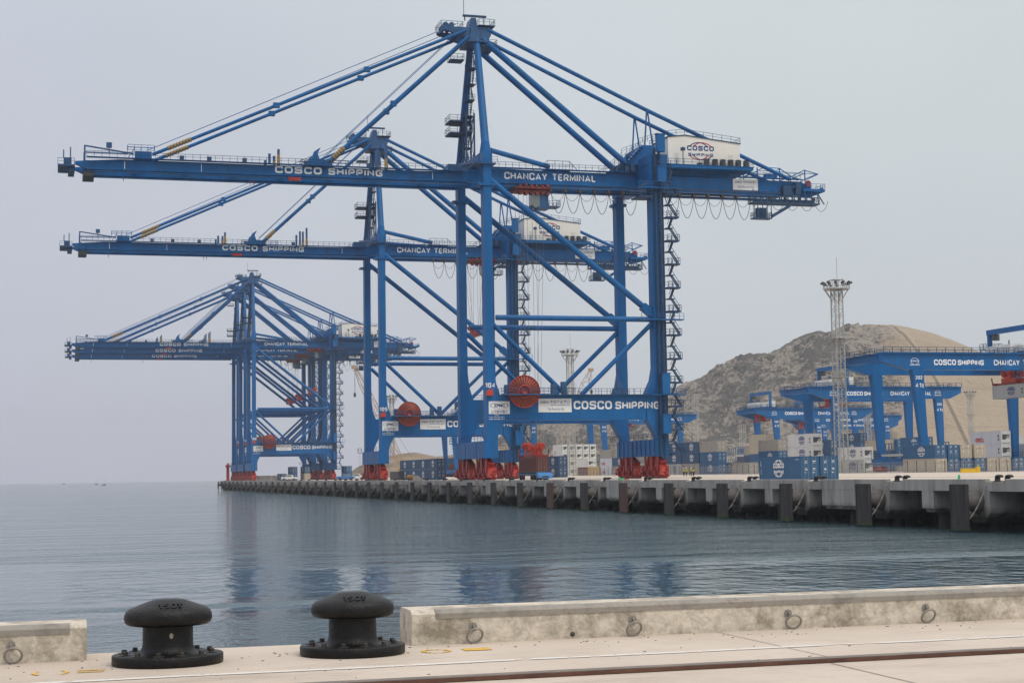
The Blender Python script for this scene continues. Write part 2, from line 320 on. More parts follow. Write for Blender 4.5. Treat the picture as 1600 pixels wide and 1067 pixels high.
def tide(m, z0=-4.3, z1=-3.3, c=(0.018, 0.019, 0.014)):
    """the dark growth left on everything between low and high water"""
    t = m.node_tree; b = t.nodes['Principled BSDF']; src = b.inputs['Base Color'].links[0].from_socket
    ge = t.nodes.new('ShaderNodeNewGeometry'); sp_ = t.nodes.new('ShaderNodeSeparateXYZ'); t.links.new(ge.outputs['Position'], sp_.inputs[0])
    n_ = t.nodes.new('ShaderNodeTexNoise'); n_.inputs['Scale'].default_value = 0.9; n_.inputs['Detail'].default_value = 5; t.links.new(ge.outputs['Position'], n_.inputs[0])
    a_ = t.nodes.new('ShaderNodeMath'); a_.operation = 'ADD'; t.links.new(sp_.outputs[2], a_.inputs[0]); t.links.new(n_.outputs[0], a_.inputs[1])
    r_ = t.nodes.new('ShaderNodeMapRange'); t.links.new(a_.outputs[0], r_.inputs[0]); r_.inputs[1].default_value = z0+0.5; r_.inputs[2].default_value = z1+0.5; r_.inputs[3].default_value = 0.92; r_.inputs[4].default_value = 0.0
    m_ = t.nodes.new('ShaderNodeMix'); m_.data_type = 'RGBA'; t.links.new(r_.outputs[0], m_.inputs[0]); t.links.new(src, m_.inputs[6]); m_.inputs[7].default_value = (*c, 1); t.links.new(m_.outputs[2], b.inputs['Base Color'])
tide(FACEM)
ROCKM = mat('revetment_rock', (0.05, 0.048, 0.045), 0.9, var=0.5, scale=0.8, bump=1.0, bscale=1.0)
NOSE = mat('steel_nosing', (0.30, 0.275, 0.235), 0.6, metal=0.1, var=0.35, scale=5, dirt=(0.12, 0.07, 0.045), dscale=5, damt=0.9)
# near quay: deck slab with its edge at Y = 12.1
EY = 12.1
g = G(); g.box(-80, QX, -60, EY, DECK-0.9, DECK); o = g.build('near_quay_deck', DECKM); struct(o)
g = G(); g.box(-80, QX, 8, EY-0.25, SEA-3, DECK-0.9); o = g.build('near_quay_wall', FACEM); struct(o)
# far quay deck rising gently to the yard
YN, YF = -60, 793
g = G(); xs = [QX, QX+0.6, 116, 147, 400, 1700]; zs = [DECK, DECK, DECK+0.03, YARD, YARD, YARD]
vs = [(x, y, z) for y in (YN, YF) for x, z in zip(xs, zs)]; m_ = len(xs)
g.add(vs, [(i, i+1, m_+i+1, m_+i) for i in range(m_-1)]); o = g.build('far_quay_deck', DECKM); struct(o)
PER, Y0 = 16.95, 121.6
KS = list(range(-4, 40))
g = G()
g.box(QX, QX+0.5, EY, YF, DECK-0.8, DECK-0.004)           # edge beam
g.box(QX+0.5, 112, EY, YF, DECK-0.8, DECK-0.3)              # slab soffit
g.box(QX, 112, YF, YF+0.5, DECK-0.9, DECK)
for k in KS:
    y = Y0+PER*k
    if y < 20: continue
    # block behind the fender, its lower half tapering
    g.prism([(y-1.75, DECK-0.81), (y+1.75, DECK-0.81), (y+1.75, -3.9), (y+0.9, -4.75), (y-0.9, -4.75), (y-1.75, -3.9)], QX+0.02, QX+3.4, 'x')
    a, b_ = ((y+3.2, y+12.3) if k % 4 == 1 else (y+7.3, y+9.3))
    g.box(QX+0.02, QX+3.0, a, b_, -3.65, DECK-0.81)
    g.prism([(a, -3.651), (b_, -3.651), (b_-0.4, -4.0), (a+0.4, -4.0)], QX+0.3, QX+2.6, 'x')
    g.box(QX+3.4, QX+34, y-0.8, y+0.8, -2.9, DECK-0.81)   # cap beams running inland
    g.box(QX+3.0, QX+34, y+7.6, y+9.0, -2.9, DECK-0.81)
o = g.build('far_quay_face', FACEM); struct(o)
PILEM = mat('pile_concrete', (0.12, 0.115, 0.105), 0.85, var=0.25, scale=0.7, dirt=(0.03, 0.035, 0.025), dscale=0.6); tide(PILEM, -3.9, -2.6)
tide(RUBBER, -5.1, -4.8, (0.03, 0.045, 0.015))
g = G()
for k in KS:
    y = Y0+PER*k
    if y < 20: continue
    for dy in (0, 8.3):
        for x in (QX+1.7, QX+8, QX+15): g.tube((x, y+dy, SEA-1), (x, y+dy, -2.9 if x > QX+2 else -4.0), 0.55, n=12, cap=False)
o = g.build('far_quay_pile_rows', PILEM); tag(o, kind='structure')
g = G()
for i in range(60):
    y1, y2 = EY+(YF-EY)*i/60, EY+(YF-EY)*(i+1)/60
    g.add([(QX+10, y1, SEA-1), (QX+10, y2, SEA-1), (QX+32, y2, DECK-0.9), (QX+32, y1, DECK-0.9)], [(0,1,2,3)])
o = g.build('far_quay_revetment', ROCKM); struct(o)
g = G()
gaps = []
ys = sorted(Y0+PER*k for k in KS)
for a, b_ in zip(ys, ys[1:]):
    lo, hi = a-1.3, b_-4.2
    if hi < EY+1: continue
    lo = max(lo, EY+0.5)
    g.prism([(QX+0.02, DECK), (QX+0.02, DECK+0.2), (QX+0.07, DECK+0.25), (QX+0.38, DECK+0.25), (QX+0.42, DECK+0.2), (QX+0.42, DECK)], lo, hi)
o = g.build('far_quay_kerb', FACEM); struct(o)

# fenders: panel, cone and chain, one thing per bay
def make_fender():
    r = thing('dock_fender', 'dark rubber faced fender panel with cone and slack chain on the far quay face', 'fender', (QX, Y0, 0), 0, 'dock fenders spaced along the far quay')
    p = G(); p.box(-2.0, -1.62, -1.2, 1.2, -5.35, -1.42)
    for i in range(1, 6): p.box(-2.03, -2.001, -1.2, 1.2, -5.25+i*0.64-0.015, -5.25+i*0.64+0.015)
    p.box(-2.06, -2.031, -1.16, -1.08, -5.2, -1.5); p.box(-2.06, -2.031, 1.08, 1.16, -5.2, -1.5)
    p.build('panel', RUBBER, r)
    c_ = G(); c_.lathe([(0.55, -1.62), (0.6, -1.45), (0.68, -1.1), (0.85, -0.55), (0.95, -0.2), (1.0, -0.12), (1.0, -0.0)], 20, (0, 0, -2.95), axis='x'); c_.build('rubber_cone', CONE, r)
    ch = G()
    for sy in (-0.85, 0.85):
        pts = [Vector((-0.02, sy*1.6, -1.6)).lerp(Vector((-1.7, sy*1.05, -4.6)), i/9) - Vector((0, 0, 0.35*math.sin(math.pi*i/9))) for i in range(10)]
        for i, (a, b_) in enumerate(zip(pts, pts[1:])):
            ch.beam(a, b_, 0.11 if i % 2 else 0.05, 0.05 if i % 2 else 0.11)
    ch.build('chain', CHAIN, r)
    return r
fend = make_fender(); first = True
for k in KS:
    y = Y0+PER*k
    if y < 95: continue
    if first: fend.location = (QX, y, 0); first = False; f_ = fend
    else: f_ = dup(fend, (QX, y, 0))
    dark = 0 if k not in (5, 7) else 1
    if dark:
        for q in kids(f_):
            if q.name.startswith('panel'):
                q.data = q.data.copy(); q.data.materials[0] = RUSTP; q['label'] = 'rust brown fender panel'
        f_['label'] = 'rust brown fender panel ahead of the travelling wheels of crane 104' if k == 7 else 'rust brown fender panel below the blue truck on the far quay'

# ------------------------------------------------------------------ bollards
def cap_prof():
    return [(0.10, 0.262), (0.25, 0.262), (0.284, 0.267), (0.306, 0.281), (0.316, 0.308), (0.314, 0.335), (0.303, 0.358), (0.278, 0.377), (0.22, 0.398), (0.155, 0.420), (0.11, 0.434), (0.085, 0.438), (0.0, 0.438)]
def make_bollard(label, loc):
    r = thing('mooring_bollard', label, 'bollard', loc, 0, 'bollards in the gap of the near kerb')
    b_ = G(); b_.lathe([(0.0, 0.0), (0.39, 0.0), (0.40, 0.01), (0.40, 0.062), (0.392, 0.070), (0.22, 0.076)], 48, sx=1.0, sy=0.86); b_.build('base_plate', BLACK, r)
    p = G(); p.lathe([(0.235, 0.074), (0.210, 0.082), (0.192, 0.10), (0.182, 0.13), (0.180, 0.28)], 40); p.build('post', BLACK, r)
    c_ = G(); c_.lathe(cap_prof(), 56, c=(0, -0.03, 0), sx=1.0, sy=0.80); cap = c_.build('cap', BLACK, r)
    t_ = G(); nrm = Vector((0, -0.44, 1)).normalized(); v = Vector((0, 1, 0.44)).normalized()
    a = [(-0.078, '1', 0.02), (-0.045, '5', 0.04), (0.005, '0', 0.042), (0.05, 'T', 0.042)]
    for x, s_, w_ in a:
        y0 = -0.232; bx = Vector((x, y0, 0.3915))
        t_.block(s_, bx, w_, 0.066, (1,0,0), v, 0.18)
        n0 = len(t_.v)
    # give the raised figures thickness
    top = list(t_.v); nb = len(top); t_.add([Vector(q)-nrm*0.012 for q in top], [])
    from collections import Counter
    ed = Counter(); fs0 = list(t_.f)
    for f in fs0:
        for i in range(len(f)): ed[tuple(sorted((f[i], f[(i+1) % len(f)])))] += 1
    for (i, j), n_ in ed.items():
        if n_ == 1: t_.f.append((i, j, j+nb, i+nb)); t_.s.append(False)
    t_.build('raised_figures', BLACK, cap)
    for i in range(12):
        t0 = 2*math.pi*(i+0.5)/12; x, y = 0.318*math.cos(t0), 0.318*0.86*math.sin(t0); q = G()
        q.lathe([(0.042, 0.070), (0.042, 0.076), (0.0, 0.076)], 16, (x, y, 0), smooth=False)
        q.lathe([(0.019, 0.076), (0.019, 0.096), (0.016, 0.099), (0.0, 0.099)], 6, (x, y, 0), smooth=False)
        q.build('bolt', BLACK2, r)
    return r
BLACK2 = mat('bolt_iron', (0.035, 0.030, 0.026), 0.6, var=0.3, scale=20)
b1 = make_bollard('black 150T mooring bollard with a pale chip on its post, by the short kerb', (0.728, 11.24, DECK))
q = G(); q.lathe([(0.0, -0.002), (0.015, -0.002), (0.017, 0.004), (0.0, 0.004)], 9, (0.012, -0.1815, 0.20), sx=0.9, sy=1.25, axis='y'); q.build('paint_chip', mat('pale_chip', (0.42, 0.36, 0.27), 0.7), b1)
b2 = make_bollard('black 150T mooring bollard beside the end of the long near kerb', (2.015, 11.31, DECK)); b2.rotation_euler = (0, 0, R(-7)); b1.scale = (0.935, 0.935, 1.0); b2.scale = (0.93, 0.93, 1.0)
# bollards in pairs along the far quay: simple bodies of the same shape
g = G(); g.lathe([(0.0, 0.0), (0.5, 0.0), (0.5, 0.07), (0.32, 0.09), (0.27, 0.2), (0.27, 0.42)], 16); g.lathe([(0.1,0.40),(0.40,0.41),(0.45,0.50),(0.42,0.58),(0.25,0.68),(0.0,0.70)], 16, c=(0.16, -0.05, 0), sy=0.75)
fb = g.build('quay_bollard', BLACK); fb.scale = (0.88,)*3; tag(fb, 'black mooring bollard, one of the pairs standing in kerb gaps on the far quay edge', 'bollard', 'bollards along the far quay edge')
first = True
for k in KS:
    for dy in (-3.45, -1.95):
        y = Y0+PER*k+dy
        if y < 95 or y > 560: continue
        if first: fb.location = (QX+0.75, y, DECK); first = False
        else: c_ = fb.copy(); COL.objects.link(c_); c_.location = (QX+0.75, y, DECK)

# ------------------------------------------------------------------ near kerb, rings, rail, paint
def near_kerb(name, x0, x1, label):
    r = thing(name, label, 'kerb', (0, 0, 0))
    kf = 11.66; k_ = G(); n = 60
    prof = [(kf, DECK), (kf, DECK+0.225), (kf+0.025, DECK+0.247), (kf+0.06, DECK+0.255), (EY-0.06, DECK+0.255), (EY-0.015, DECK+0.23), (EY, DECK)]
    k_.prism(prof, x0, x1, 'x'); k_.build('concrete_block', KERBM, r)
    return r, kf
k1, kf = near_kerb('quay_kerb', 2.52, 74.0, 'long stained concrete kerb running right from the second bollard')
k2, kf = near_kerb('quay_kerb', -60.0, 0.20, 'short visible concrete kerb at the left edge before the first bollard')
for par, x0, x1 in ((k1, 2.70, 74.0), (k2, -60.0, 0.085)):
    n_ = G()
    pr_ = [(kf-0.005, DECK+0.188), (kf-0.005, DECK+0.228), (kf+0.006, DECK+0.245), (kf+0.022, DECK+0.254), (kf+0.06, DECK+0.2585), (kf+0.06, DECK+0.24), (kf+0.01, DECK+0.2), (kf+0.003, DECK+0.188)]
    n_.prism(pr_, x0, x1, 'x'); n_.build('steel_nosing', NOSE, par)
RINGM = mat('ring_steel', (0.27, 0.25, 0.22), 0.55, metal=0.2, var=0.2, scale=15)
first = None
for i, (x, tilt) in enumerate(((-0.305, 0.25), (2.985, 0.05), (4.25, -0.05), (5.555, 0.45), (6.775, 0.0))):
    lab = ['steel mooring ring on the left short kerb', 'steel mooring ring on the long kerb nearest the second bollard', 'steel mooring ring on the long kerb just right of the small drain hole', 'steel mooring ring hanging askew on the long kerb', 'steel mooring ring furthest right on the long kerb'][i]
    r = thing('mooring_ring', lab, 'mooring ring', (x, kf, DECK+0.075), 0, 'mooring rings on the near kerb')
    a = G(); a.ring((0.0+tilt*0.06, -0.045, -0.015), 0.058, 0.0085, (1, -tilt*0.5, -tilt*0.2), (0.1, -0.42, 0.92), 28, 8); a.build('ring', RINGM, r)
    e_ = G(); e_.ring((0, -0.012, 0.045), 0.02, 0.008, (0, 1, 0.2), (0, -0.2, 1), 14, 6); e_.tube((0, 0.004, 0.05), (0, -0.012, 0.05), 0.03, n=14); e_.build('eye_bolt', RINGM, r)
g = G(); g.lathe([(0.0, -0.002), (0.019, -0.002), (0.021, 0.003)], 16, (3.765, kf, DECK+0.035), axis='y'); o = g.build('drain_hole', DGREY, k1)
RAILB = mat('rusty_rail', (0.115, 0.05, 0.032), 0.7, var=0.3, scale=6, dirt=(0.05, 0.03, 0.022), dscale=4)
RAILT = mat('rail_top', (0.20, 0.16, 0.135), 0.55, metal=0.3, var=0.25, scale=5)
RY = 9.58
r = thing('crane_rail', 'rusty brown crane rail set along the near quay deck', 'rail', (0, RY, DECK))
a = G(); a.box(-40, 75, -0.055, 0.055, 0.004, 0.026); a.build('rail_side', RAILB, r)
a = G(); a.box(-40, 75, -0.05, 0.05, 0.0262, 0.031); a.build('rail_head', RAILT, r)
def strip(name, m, pts, wd, z, par=None, wob=0.0):
    a = G()
    for (x0, y0), (x1, y1) in zip(pts, pts[1:]):
        d = Vector((x1-x0, y1-y0)).normalized(); nn = Vector((-d.y, d.x))*wd/2
        a.add([(x0-nn.x, y0-nn.y, z), (x1-nn.x, y1-nn.y, z), (x1+nn.x, y1+nn.y, z), (x0+nn.x, y0+nn.y, z)], [(0,1,2,3)])
    return a.build(name, m, par)
def patchy(name, c, th=0.5, sc_=12, base=None):
    m = bpy.data.materials.new(name); m.use_nodes = True; t = m.node_tree; b = t.nodes['Principled BSDF']; b.inputs['Base Color'].default_value = (*c, 1); b.inputs['Roughness'].default_value = 0.7
    n = t.nodes.new('ShaderNodeTexNoise'); n.inputs['Scale'].default_value = sc_; n.inputs['Detail'].default_value = 7; n.inputs['Roughness'].default_value = 0.7
    q = t.nodes.new('ShaderNodeTexCoord'); t.links.new(q.outputs['Object'], n.inputs[0])
    r_ = t.nodes.new('ShaderNodeMapRange'); r_.inputs[1].default_value = th-0.04; r_.inputs[2].default_value = th+0.06; t.links.new(n.outputs[0], r_.inputs[0]); t.links.new(r_.outputs[0], b.inputs['Alpha'])
    return m
WPAINT = patchy('worn_white_paint', (0.72, 0.68, 0.62), 0.41, 6); YPAINT = patchy('worn_yellow_paint', (0.70, 0.42, 0.06), 0.42, 18)
pts = [(-40+115*i/200, 10.47+0.012*math.sin(i*1.7)+0.01*math.sin(i*0.6)) for i in range(201)]
o = strip('painted_line', WPAINT, pts, 0.075, DECK+0.004); struct(o)
def yring(cx_, cy_, rx, ry, a0, a1, name):
    a = G(); n = 14
    for i in range(n):
        t0, t1 = a0+(a1-a0)*i/n, a0+(a1-a0)*(i+1)/n
        q = [(cx_+rx*k*math.cos(t0), cy_+ry*k*math.sin(t0), DECK+0.005) for k in (0.72, 1)]+[(cx_+rx*k*math.cos(t1), cy_+ry*k*math.sin(t1), DECK+0.005) for k in (1, 0.72)]
        a.add(q, [(0,1,2,3)])
    return a
g = yring(-0.06, 10.98, 0.1, 0.13, 2.2, 4.1, ''); h_ = yring(-0.02, 10.98, 0.1, 0.13, -1.0, 1.0, ''); g.add(h_.v, h_.f)
g.box(0.13, 0.30, 10.92, 10.95, DECK+0.004, DECK+0.005); g.box(0.13, 0.31, 11.02, 11.05, DECK+0.004, DECK+0.005)
struct(g.build('painted_mark', YPAINT))
g = yring(2.60, 11.22, 0.11, 0.12, 0, 6.28, ''); g.box(2.80, 3.0, 11.15, 11.30, DECK+0.004, DECK+0.005)
struct(g.build('painted_mark', YPAINT))
g = G(); rg = random.Random(3)
for i in range(150):
    u_ = rg.random(); x = rg.uniform(-0.5, 7.5); y = 11.62-abs(rg.gauss(0, 0.22)) if u_ < 0.6 else rg.uniform(9.8, 11.5)
    if u_ > 0.85: a0 = rg.uniform(0, 6.28); c0 = (0.725, 11.3) if rg.random() < 0.5 else (2.02, 11.42); x, y = c0[0]+0.45*math.cos(a0)*rg.uniform(0.95, 1.3), c0[1]+0.40*math.sin(a0)*rg.uniform(0.95, 1.2)
    r_ = rg.uniform(0.003, 0.009); g.lathe([(r_, 0), (r_*0.8, r_*0.5), (0, r_*0.7)], 5, (x, min(y, 11.64), DECK), sx=rg.uniform(0.7, 1.8), smooth=False)
o = g.build('grit', mat('grit_stone', (0.10, 0.085, 0.07), 0.9, var=0.4, scale=30)); tag(o, 'dark grit scattered over the near quay deck', 'grit', None, 'stuff')
JOINT = mat('joint_line', (0.20, 0.17, 0.145), 0.9)
for i, x in enumerate((-6.2, -0.9, 1.55, 4.95, 7.9)):
    struct(strip('expansion_joint', JOINT, [(x, 11.65), (x+0.02, 9.66)] if i % 2 else [(x, 9.5), (x+0.05, 5)], 0.008, DECK+0.0035))
for x in (4.82, 12.0, 19.0): struct(strip('expansion_joint', JOINT, [(x, 9.5), (x, 4)], 0.01, DECK+0.0035))

# ------------------------------------------------------------------ ship-to-shore cranes (local: x landward from the waterside rail, y along the quay, z above the deck)
def bogie(cx, cy, sgn):
    b_ = G()
    b_.prism([(cy-4.6, 3.2), (cy-4.0, 2.6), (cy+4.0, 2.6), (cy+4.6, 3.2), (cy+1.3, 4.4), (cy-1.3, 4.4)], cx-0.55, cx+0.55, 'x')
    for s1 in (-1, 1):
        c1 = cy+s1*3.2
        b_.prism([(c1-2.1, 1.9), (c1-1.7, 1.45), (c1+1.7, 1.45), (c1+2.1, 1.9), (c1+0.6, 2.9), (c1-0.6, 2.9)], cx-0.68, cx+0.68, 'x')
        b_.tube((cx-0.8, c1, 2.7), (cx+0.8, c1, 2.7), 0.3, n=10)
        for s2 in (-1, 1):
            c2 = c1+s2*1.5
            b_.prism([(c2-1.15, 0.7), (c2-1.0, 0.35), (c2+1.0, 0.35), (c2+1.15, 0.7), (c2+0.4, 1.75), (c2-0.4, 1.75)], cx-0.62, cx+0.62, 'x')
            for s3 in (-1, 1): b_.tube((cx-0.3, c2+s3*0.6, 0.42), (cx+0.3, c2+s3*0.6, 0.42), 0.40, n=12)
            b_.box(cx-1.0, cx-0.64, c2-0.3, c2+0.3, 0.6, 1.5); b_.tube((cx-0.95, c2-0.5, 1.2), (cx-0.95, c2+0.5, 1.2), 0.22, n=8)
    e_ = cy+sgn*5.6
    b_.box(cx-0.5, cx+0.5, min(cy+sgn*4.6, e_), max(cy+sgn*4.6, e_), 0.5, 1.7); b_.tube((cx, e_, 1.1), (cx, e_+sgn*0.6, 1.1), 0.35, n=10)
    for k in (-3.4, -0.35, 0.35, 3.4): b_.box(cx-0.95, cx-0.72, cy+k-0.28, cy+k+0.28, 1.5, 4.3)
    for k in (-4.6, -1.6, 1.6, 4.6): b_.box(cx-0.9, cx+0.9, cy+k-0.16, cy+k+0.16, 0.9, 2.5)
    for k in (-2.2, 2.2): b_.beam((cx-0.5, cy+k, 4.4), (cx-0.9, cy+k*1.25, 2.2), 0.35)
    return b_
def box_rail(g, x0, x1, y0, y1, z, sides='nsew', step=1.8):
    if 's' in sides: g.rail((x0,y0,z), (x1,y0,z), step=step)
    if 'n' in sides: g.rail((x0,y1,z), (x1,y1,z), step=step)
    if 'w' in sides: g.rail((x0,y0,z), (x0,y1,z), step=step)
    if 'e' in sides: g.rail((x1,y0,z), (x1,y1,z), step=step)

def emblem(par, o, u, v, w_, h_, m1, m2, ring_r=1.0, words=True):
    """round emblem: four crossing arcs and two lines of letters, proud of the wall it is on"""
    o, u, v = Vector(o), Vector(u), Vector(v); nn = u.cross(v)
    A, B = G(), G()
    def arc(g, cx_, a0, a1, wd=0.10):
        for i in range(14):
            t0, t1 = a0+(a1-a0)*i/14, a0+(a1-a0)*(i+1)/14
            q = [o+u*(cx_+math.cos(t)*r_)*w_*0.5+v*(math.sin(t)*r_)*h_*0.5 for t, r_ in ((t0,0.95-wd),(t0,0.95),(t1,0.95),(t1,0.95-wd))]
            g.add(q, [(0,1,2,3)])
    k = 0.16
    arc(A, -k, R(28), R(152)); arc(B, k, R(28), R(152)); arc(B, -k, R(208), R(332)); arc(A, k, R(208), R(332))
    if words:
        A.block('COSCO', o-u*w_*0.58+v*h_*0.02, w_*1.16, h_*0.27, u, v, 0.27)
        A.block('SHIPPING', o-u*w_*0.54-v*h_*0.27, w_*1.08, h_*0.17, u, v, 0.25)
    A.build('emblem_letters', m1, par); B.build('emblem_arcs', m2, par)

def make_crane():
    C = thing('quay_crane', '', 'crane', (0,0,0), 0, 'blue ship-to-shore cranes along the far quay')
    for sy in (-1, 1):                                   # legs
        a, b_ = sorted((sy*8.95, sy*11.15))
        l = G(); l.prism([(-0.85,7.55),(1.3,7.55),(1.5,8.6),(2.9,11.5),(2.9,16.2),(1.9,16.2),(1.15,18.5),(0.80,21.5),(0.80,60.2),(-0.78,60.2),(-0.80,21.5)], a, b_)
        l.box(-1.0, 1.0, a-0.12, b_+0.12, 60.2, 62.6); l.build('leg', BLUE, C)
        l = G(); l.prism([(34.9,7.55),(33.4,7.55),(33.1,8.4),(31.3,11.5),(31.0,16.2),(31.2,16.2),(32.6,19),(33.05,21.4),(33.05,58.0),(34.75,58.0),(34.85,21.4)], a, b_); l.build('leg', BLUE, C)
        p = G(); p.box(2.85, 31.1, a+0.02, b_-0.02, 11.5, 16.2)
        p.box(2.95, 31.2, a-0.03, b_+0.03, 11.38, 11.497)
        pb = p.build('portal_beam', BLUE, C)
        r = G(); y = a if sy < 0 else b_
        r.box(2.5, 32.0, a-1.2 if sy < 0 else b_, a if sy < 0 else b_+1.2, 16.05, 16.2)
        r.rail((2.2, y+sy*1.15, 16.2), (33, y+sy*1.15, 16.2)); r.build('railing', RAILM, pb)
        yc = sy*10.05
        t_ = G(); t_.tube((1.6,yc,30.9), (33.1,yc,30.9), 0.52, n=14); t_.build('horizontal_brace', BLUE, C)
        t_ = G(); t_.tube((0.7,yc,57.3), (32.4,yc,32.6), 0.60, n=16); t_.beam((31.2,yc,33.5), (33.4,yc,31.8), 1.4, 1.5); t_.build('diagonal_brace', BLUE, C)
        t_ = G(); t_.tube((0.98,yc,29.6), (15.2,yc,16.25), 0.46, n=12); t_.build('diagonal_brace', BLUE, C)
        t_ = G(); t_.tube((33.1,yc,30.1), (18.4,yc,16.25), 0.46, n=12); t_.build('diagonal_brace', BLUE, C)
        # tower leg above the boom
        t_ = G(); t_.lathe([(1.1, 0), (1.1, 0.2), (0.82, 2.0), (0.82, 2.1)], 16, (0, sy*9.9, 62.55)); t_.tube((0,sy*9.9,64.4), (0.5,sy*2.5,86.6), 0.80, 0.66, n=18); t_.build('tower_leg', BLUE, C)
        t_ = G(); t_.tube((1.6,sy*2.9,86.6), (32.0,sy*3.4,62.0), 0.62, n=14); t_.build('back_leg_tube', BLUE, C)
        t_ = G(); t_.tube((2.6,sy*3.0,88.6), (35.5,sy*3.4,74.0), 0.40, n=10); t_.tube((35.5,sy*3.4,74.0), (66.6,sy*3.5,61.0), 0.40, n=10); t_.build('backstay', BLUE, C)
        t_ = G(); t_.tube((34.9,sy*3.6,66.3), (35.5,sy*3.6,74.2), 0.17, n=8); t_.tube((36.7,sy*3.6,66.3), (35.6,sy*3.6,74.2), 0.17, n=8); t_.build('stay_prop', BLUE, C)
        t_ = G(); t_.tube((-1.8,sy*3.3,88.1), (-61.8,sy*3.6,60.9), 0.32, n=10); t_.tube((-3.8,sy*3.3,89.2), (-62.6,sy*3.6,61.7), 0.07, n=6)
        for f_ in (0.33, 0.62): q = Vector((-1.8,sy*3.3,88.1)).lerp(Vector((-61.8,sy*3.6,60.9)), f_); t_.box(q.x-0.6, q.x+0.6, q.y-0.5, q.y+0.5, q.z-0.45, q.z+0.45)
        fs_ = t_.build('outer_forestay', BLUE, C)
        q0, q1 = Vector((-1.8,sy*3.3,88.1)), Vector((-61.8,sy*3.6,60.9)); y_ = G(); [y_.tube(q0.lerp(q1, 0.885+0.009*k), q0.lerp(q1, 0.891+0.009*k), 0.44, n=10) for k in range(8)]; y_.build('yellow_sleeve', YEL, fs_)
        t_ = G(); t_.tube((-1.2,sy*3.3,87.0), (-29.0,sy*3.6,61.0), 0.36, n=10); t_.tube((-2.6,sy*3.3,88.6), (-30.2,sy*3.6,61.6), 0.07, n=6)
        for f_ in (0.55,): q = Vector((-1.2,sy*3.3,87.0)).lerp(Vector((-29,sy*3.6,61)), f_); t_.box(q.x-0.55, q.x+0.55, q.y-0.5, q.y+0.5, q.z-0.5, q.z+0.5)
        fs_ = t_.build('inner_forestay', BLUE, C)
        q0, q1 = Vector((-1.2,sy*3.3,87.0)), Vector((-29.0,sy*3.6,61.0)); y_ = G(); [y_.tube(q0.lerp(q1, 0.90+0.016*k), q0.lerp(q1, 0.911+0.016*k), 0.48, n=10) for k in range(5)]; y_.build('yellow_sleeve', YEL, fs_)
        t_ = G(); t_.tube((1.2,sy*9.2,63.2), (14.6,sy*3.6,61.6), 0.5, n=12); t_.build('tie_tube', BLUE, C)
    for x in (-1.15, 33.2):                              # sill beams with ballast boxes
        s_ = G(); s_.box(x-0.15, x+2.45, -11.3, 11.3, 4.42, 7.55)
        s_.box(x-0.22, x+2.52, -11.4, 11.4, 4.32, 4.415)
        if x > 0:
            for i in range(9): s_.box(x-0.30, x-0.155, -10.4+i*2.5, -10.1+i*2.5, 4.5, 7.5)
        else:
            s_.box(x-0.20, x-0.151, -5.2, -5.0, 4.5, 7.5); s_.box(x-0.20, x-0.151, 3.4, 3.6, 4.5, 7.5)
        sb = s_.build('sill_beam', BLUE, C)
        r = G(); r.rail((x-0.1, -8.6, 7.55), (x-0.1, 8.6, 7.55)); r.box(x-1.2, x-0.3, 11.0, 12.2, 7.4, 7.5); box_rail(r, x-1.2, x-0.3, 11.0, 12.2, 7.5)
        for zz in range(12): r.box(x-1.0, x-0.4, 11.9, 12.0, 0.5+zz*0.6, 0.56+zz*0.6)
        r.build('railing', RAILM, sb)
        for sy in (-1, 1):
            bg_ = bogie(x+1.15, sy*7.2, sy).build('wheel_bogie', RED, C)
            for k in (-5.4, 5.4):
                g = G(); g.tube((x+0.2, sy*7.2+k, 1.0), (x+0.2, sy*7.2+k+0.5*(1 if k > 0 else -1), 1.0), 0.32, n=10); g.box(x+0.1, x+0.9, sy*7.2+k-0.35, sy*7.2+k+0.35, 1.31, 2.1); g.build('buffer', ORANGE, bg_)
    c_ = G(); c_.box(-1.1, 0.9, -8.95, 8.95, 61.0, 62.5); c_.box(-1.9, 1.5, 8.7, 11.4, 56.0, 56.4); c_.box(-1.9, 1.5, -11.4, -8.7, 56.0, 56.4); c_.build('cross_beam', BLUE, C)
    c_ = G(); c_.box(32.4, 35.3, 8.7, 11.4, 56.4, 56.9); c_.box(32.4, 35.3, -11.4, -8.7, 56.4, 56.9); c_.build('leg_bracket', BLUE, C)
    # boom and girder: twin boxes with a rail ledge below, tied across
    for nm, x0, x1, zt in (('boom', -75.6, -2.0, 59.75), ('girder', -2.0, 69.5, 60.75)):
        b_ = G()
        for sy in (-1, 1):
            a, c = sorted((sy*2.5, sy*3.65))
            if nm == 'boom': b_.prism([(x0,58.7),(x0+2.2,57.75),(x1,57.95),(x1,zt+0.35),(x1-4.5,zt+0.1),(x1-9,zt),(x0+8,zt),(x0,zt-0.6)], a, c)
            else: b_.prism([(x0,57.95),(x1-2.5,58.2),(x1,59.0),(x1,zt-0.2),(x0+6,zt),(x0,zt-0.4)], a, c)
            b_.box(x0+3, x1-(2 if nm == 'girder' else 0), a+0.3, c-0.3, 57.62, 57.94)
            b_.box(x0+3, x1-(2 if nm == 'girder' else 0), a+0.1, c-0.1, 57.5, 57.615)
            yo = sy*4.7
            b_.box(x0+2, x1-1, min(sy*3.45, yo), max(sy*3.45, yo), zt+0.12, zt+0.2)
        x = x0+2
        while x < x1-1: b_.box(x-0.3, x+0.3, -2.5, 2.5, zt-0.9, zt-0.2); x += 9.1
        bo = b_.build(nm, BLUE, C)
        r = G()
        for sy in (-1, 1): r.rail((x0+2, sy*4.7, zt+0.2), (x1-1, sy*4.7, zt+0.2), h=1.0, step=1.35)
        if nm == 'boom':
            for x in (-57, -52, -45.5, -34, -22): r.box(x, x+0.8, -4.9, -4.3, zt, zt+0.9)
        r.build('railing', RAILM, bo)
        l = G()
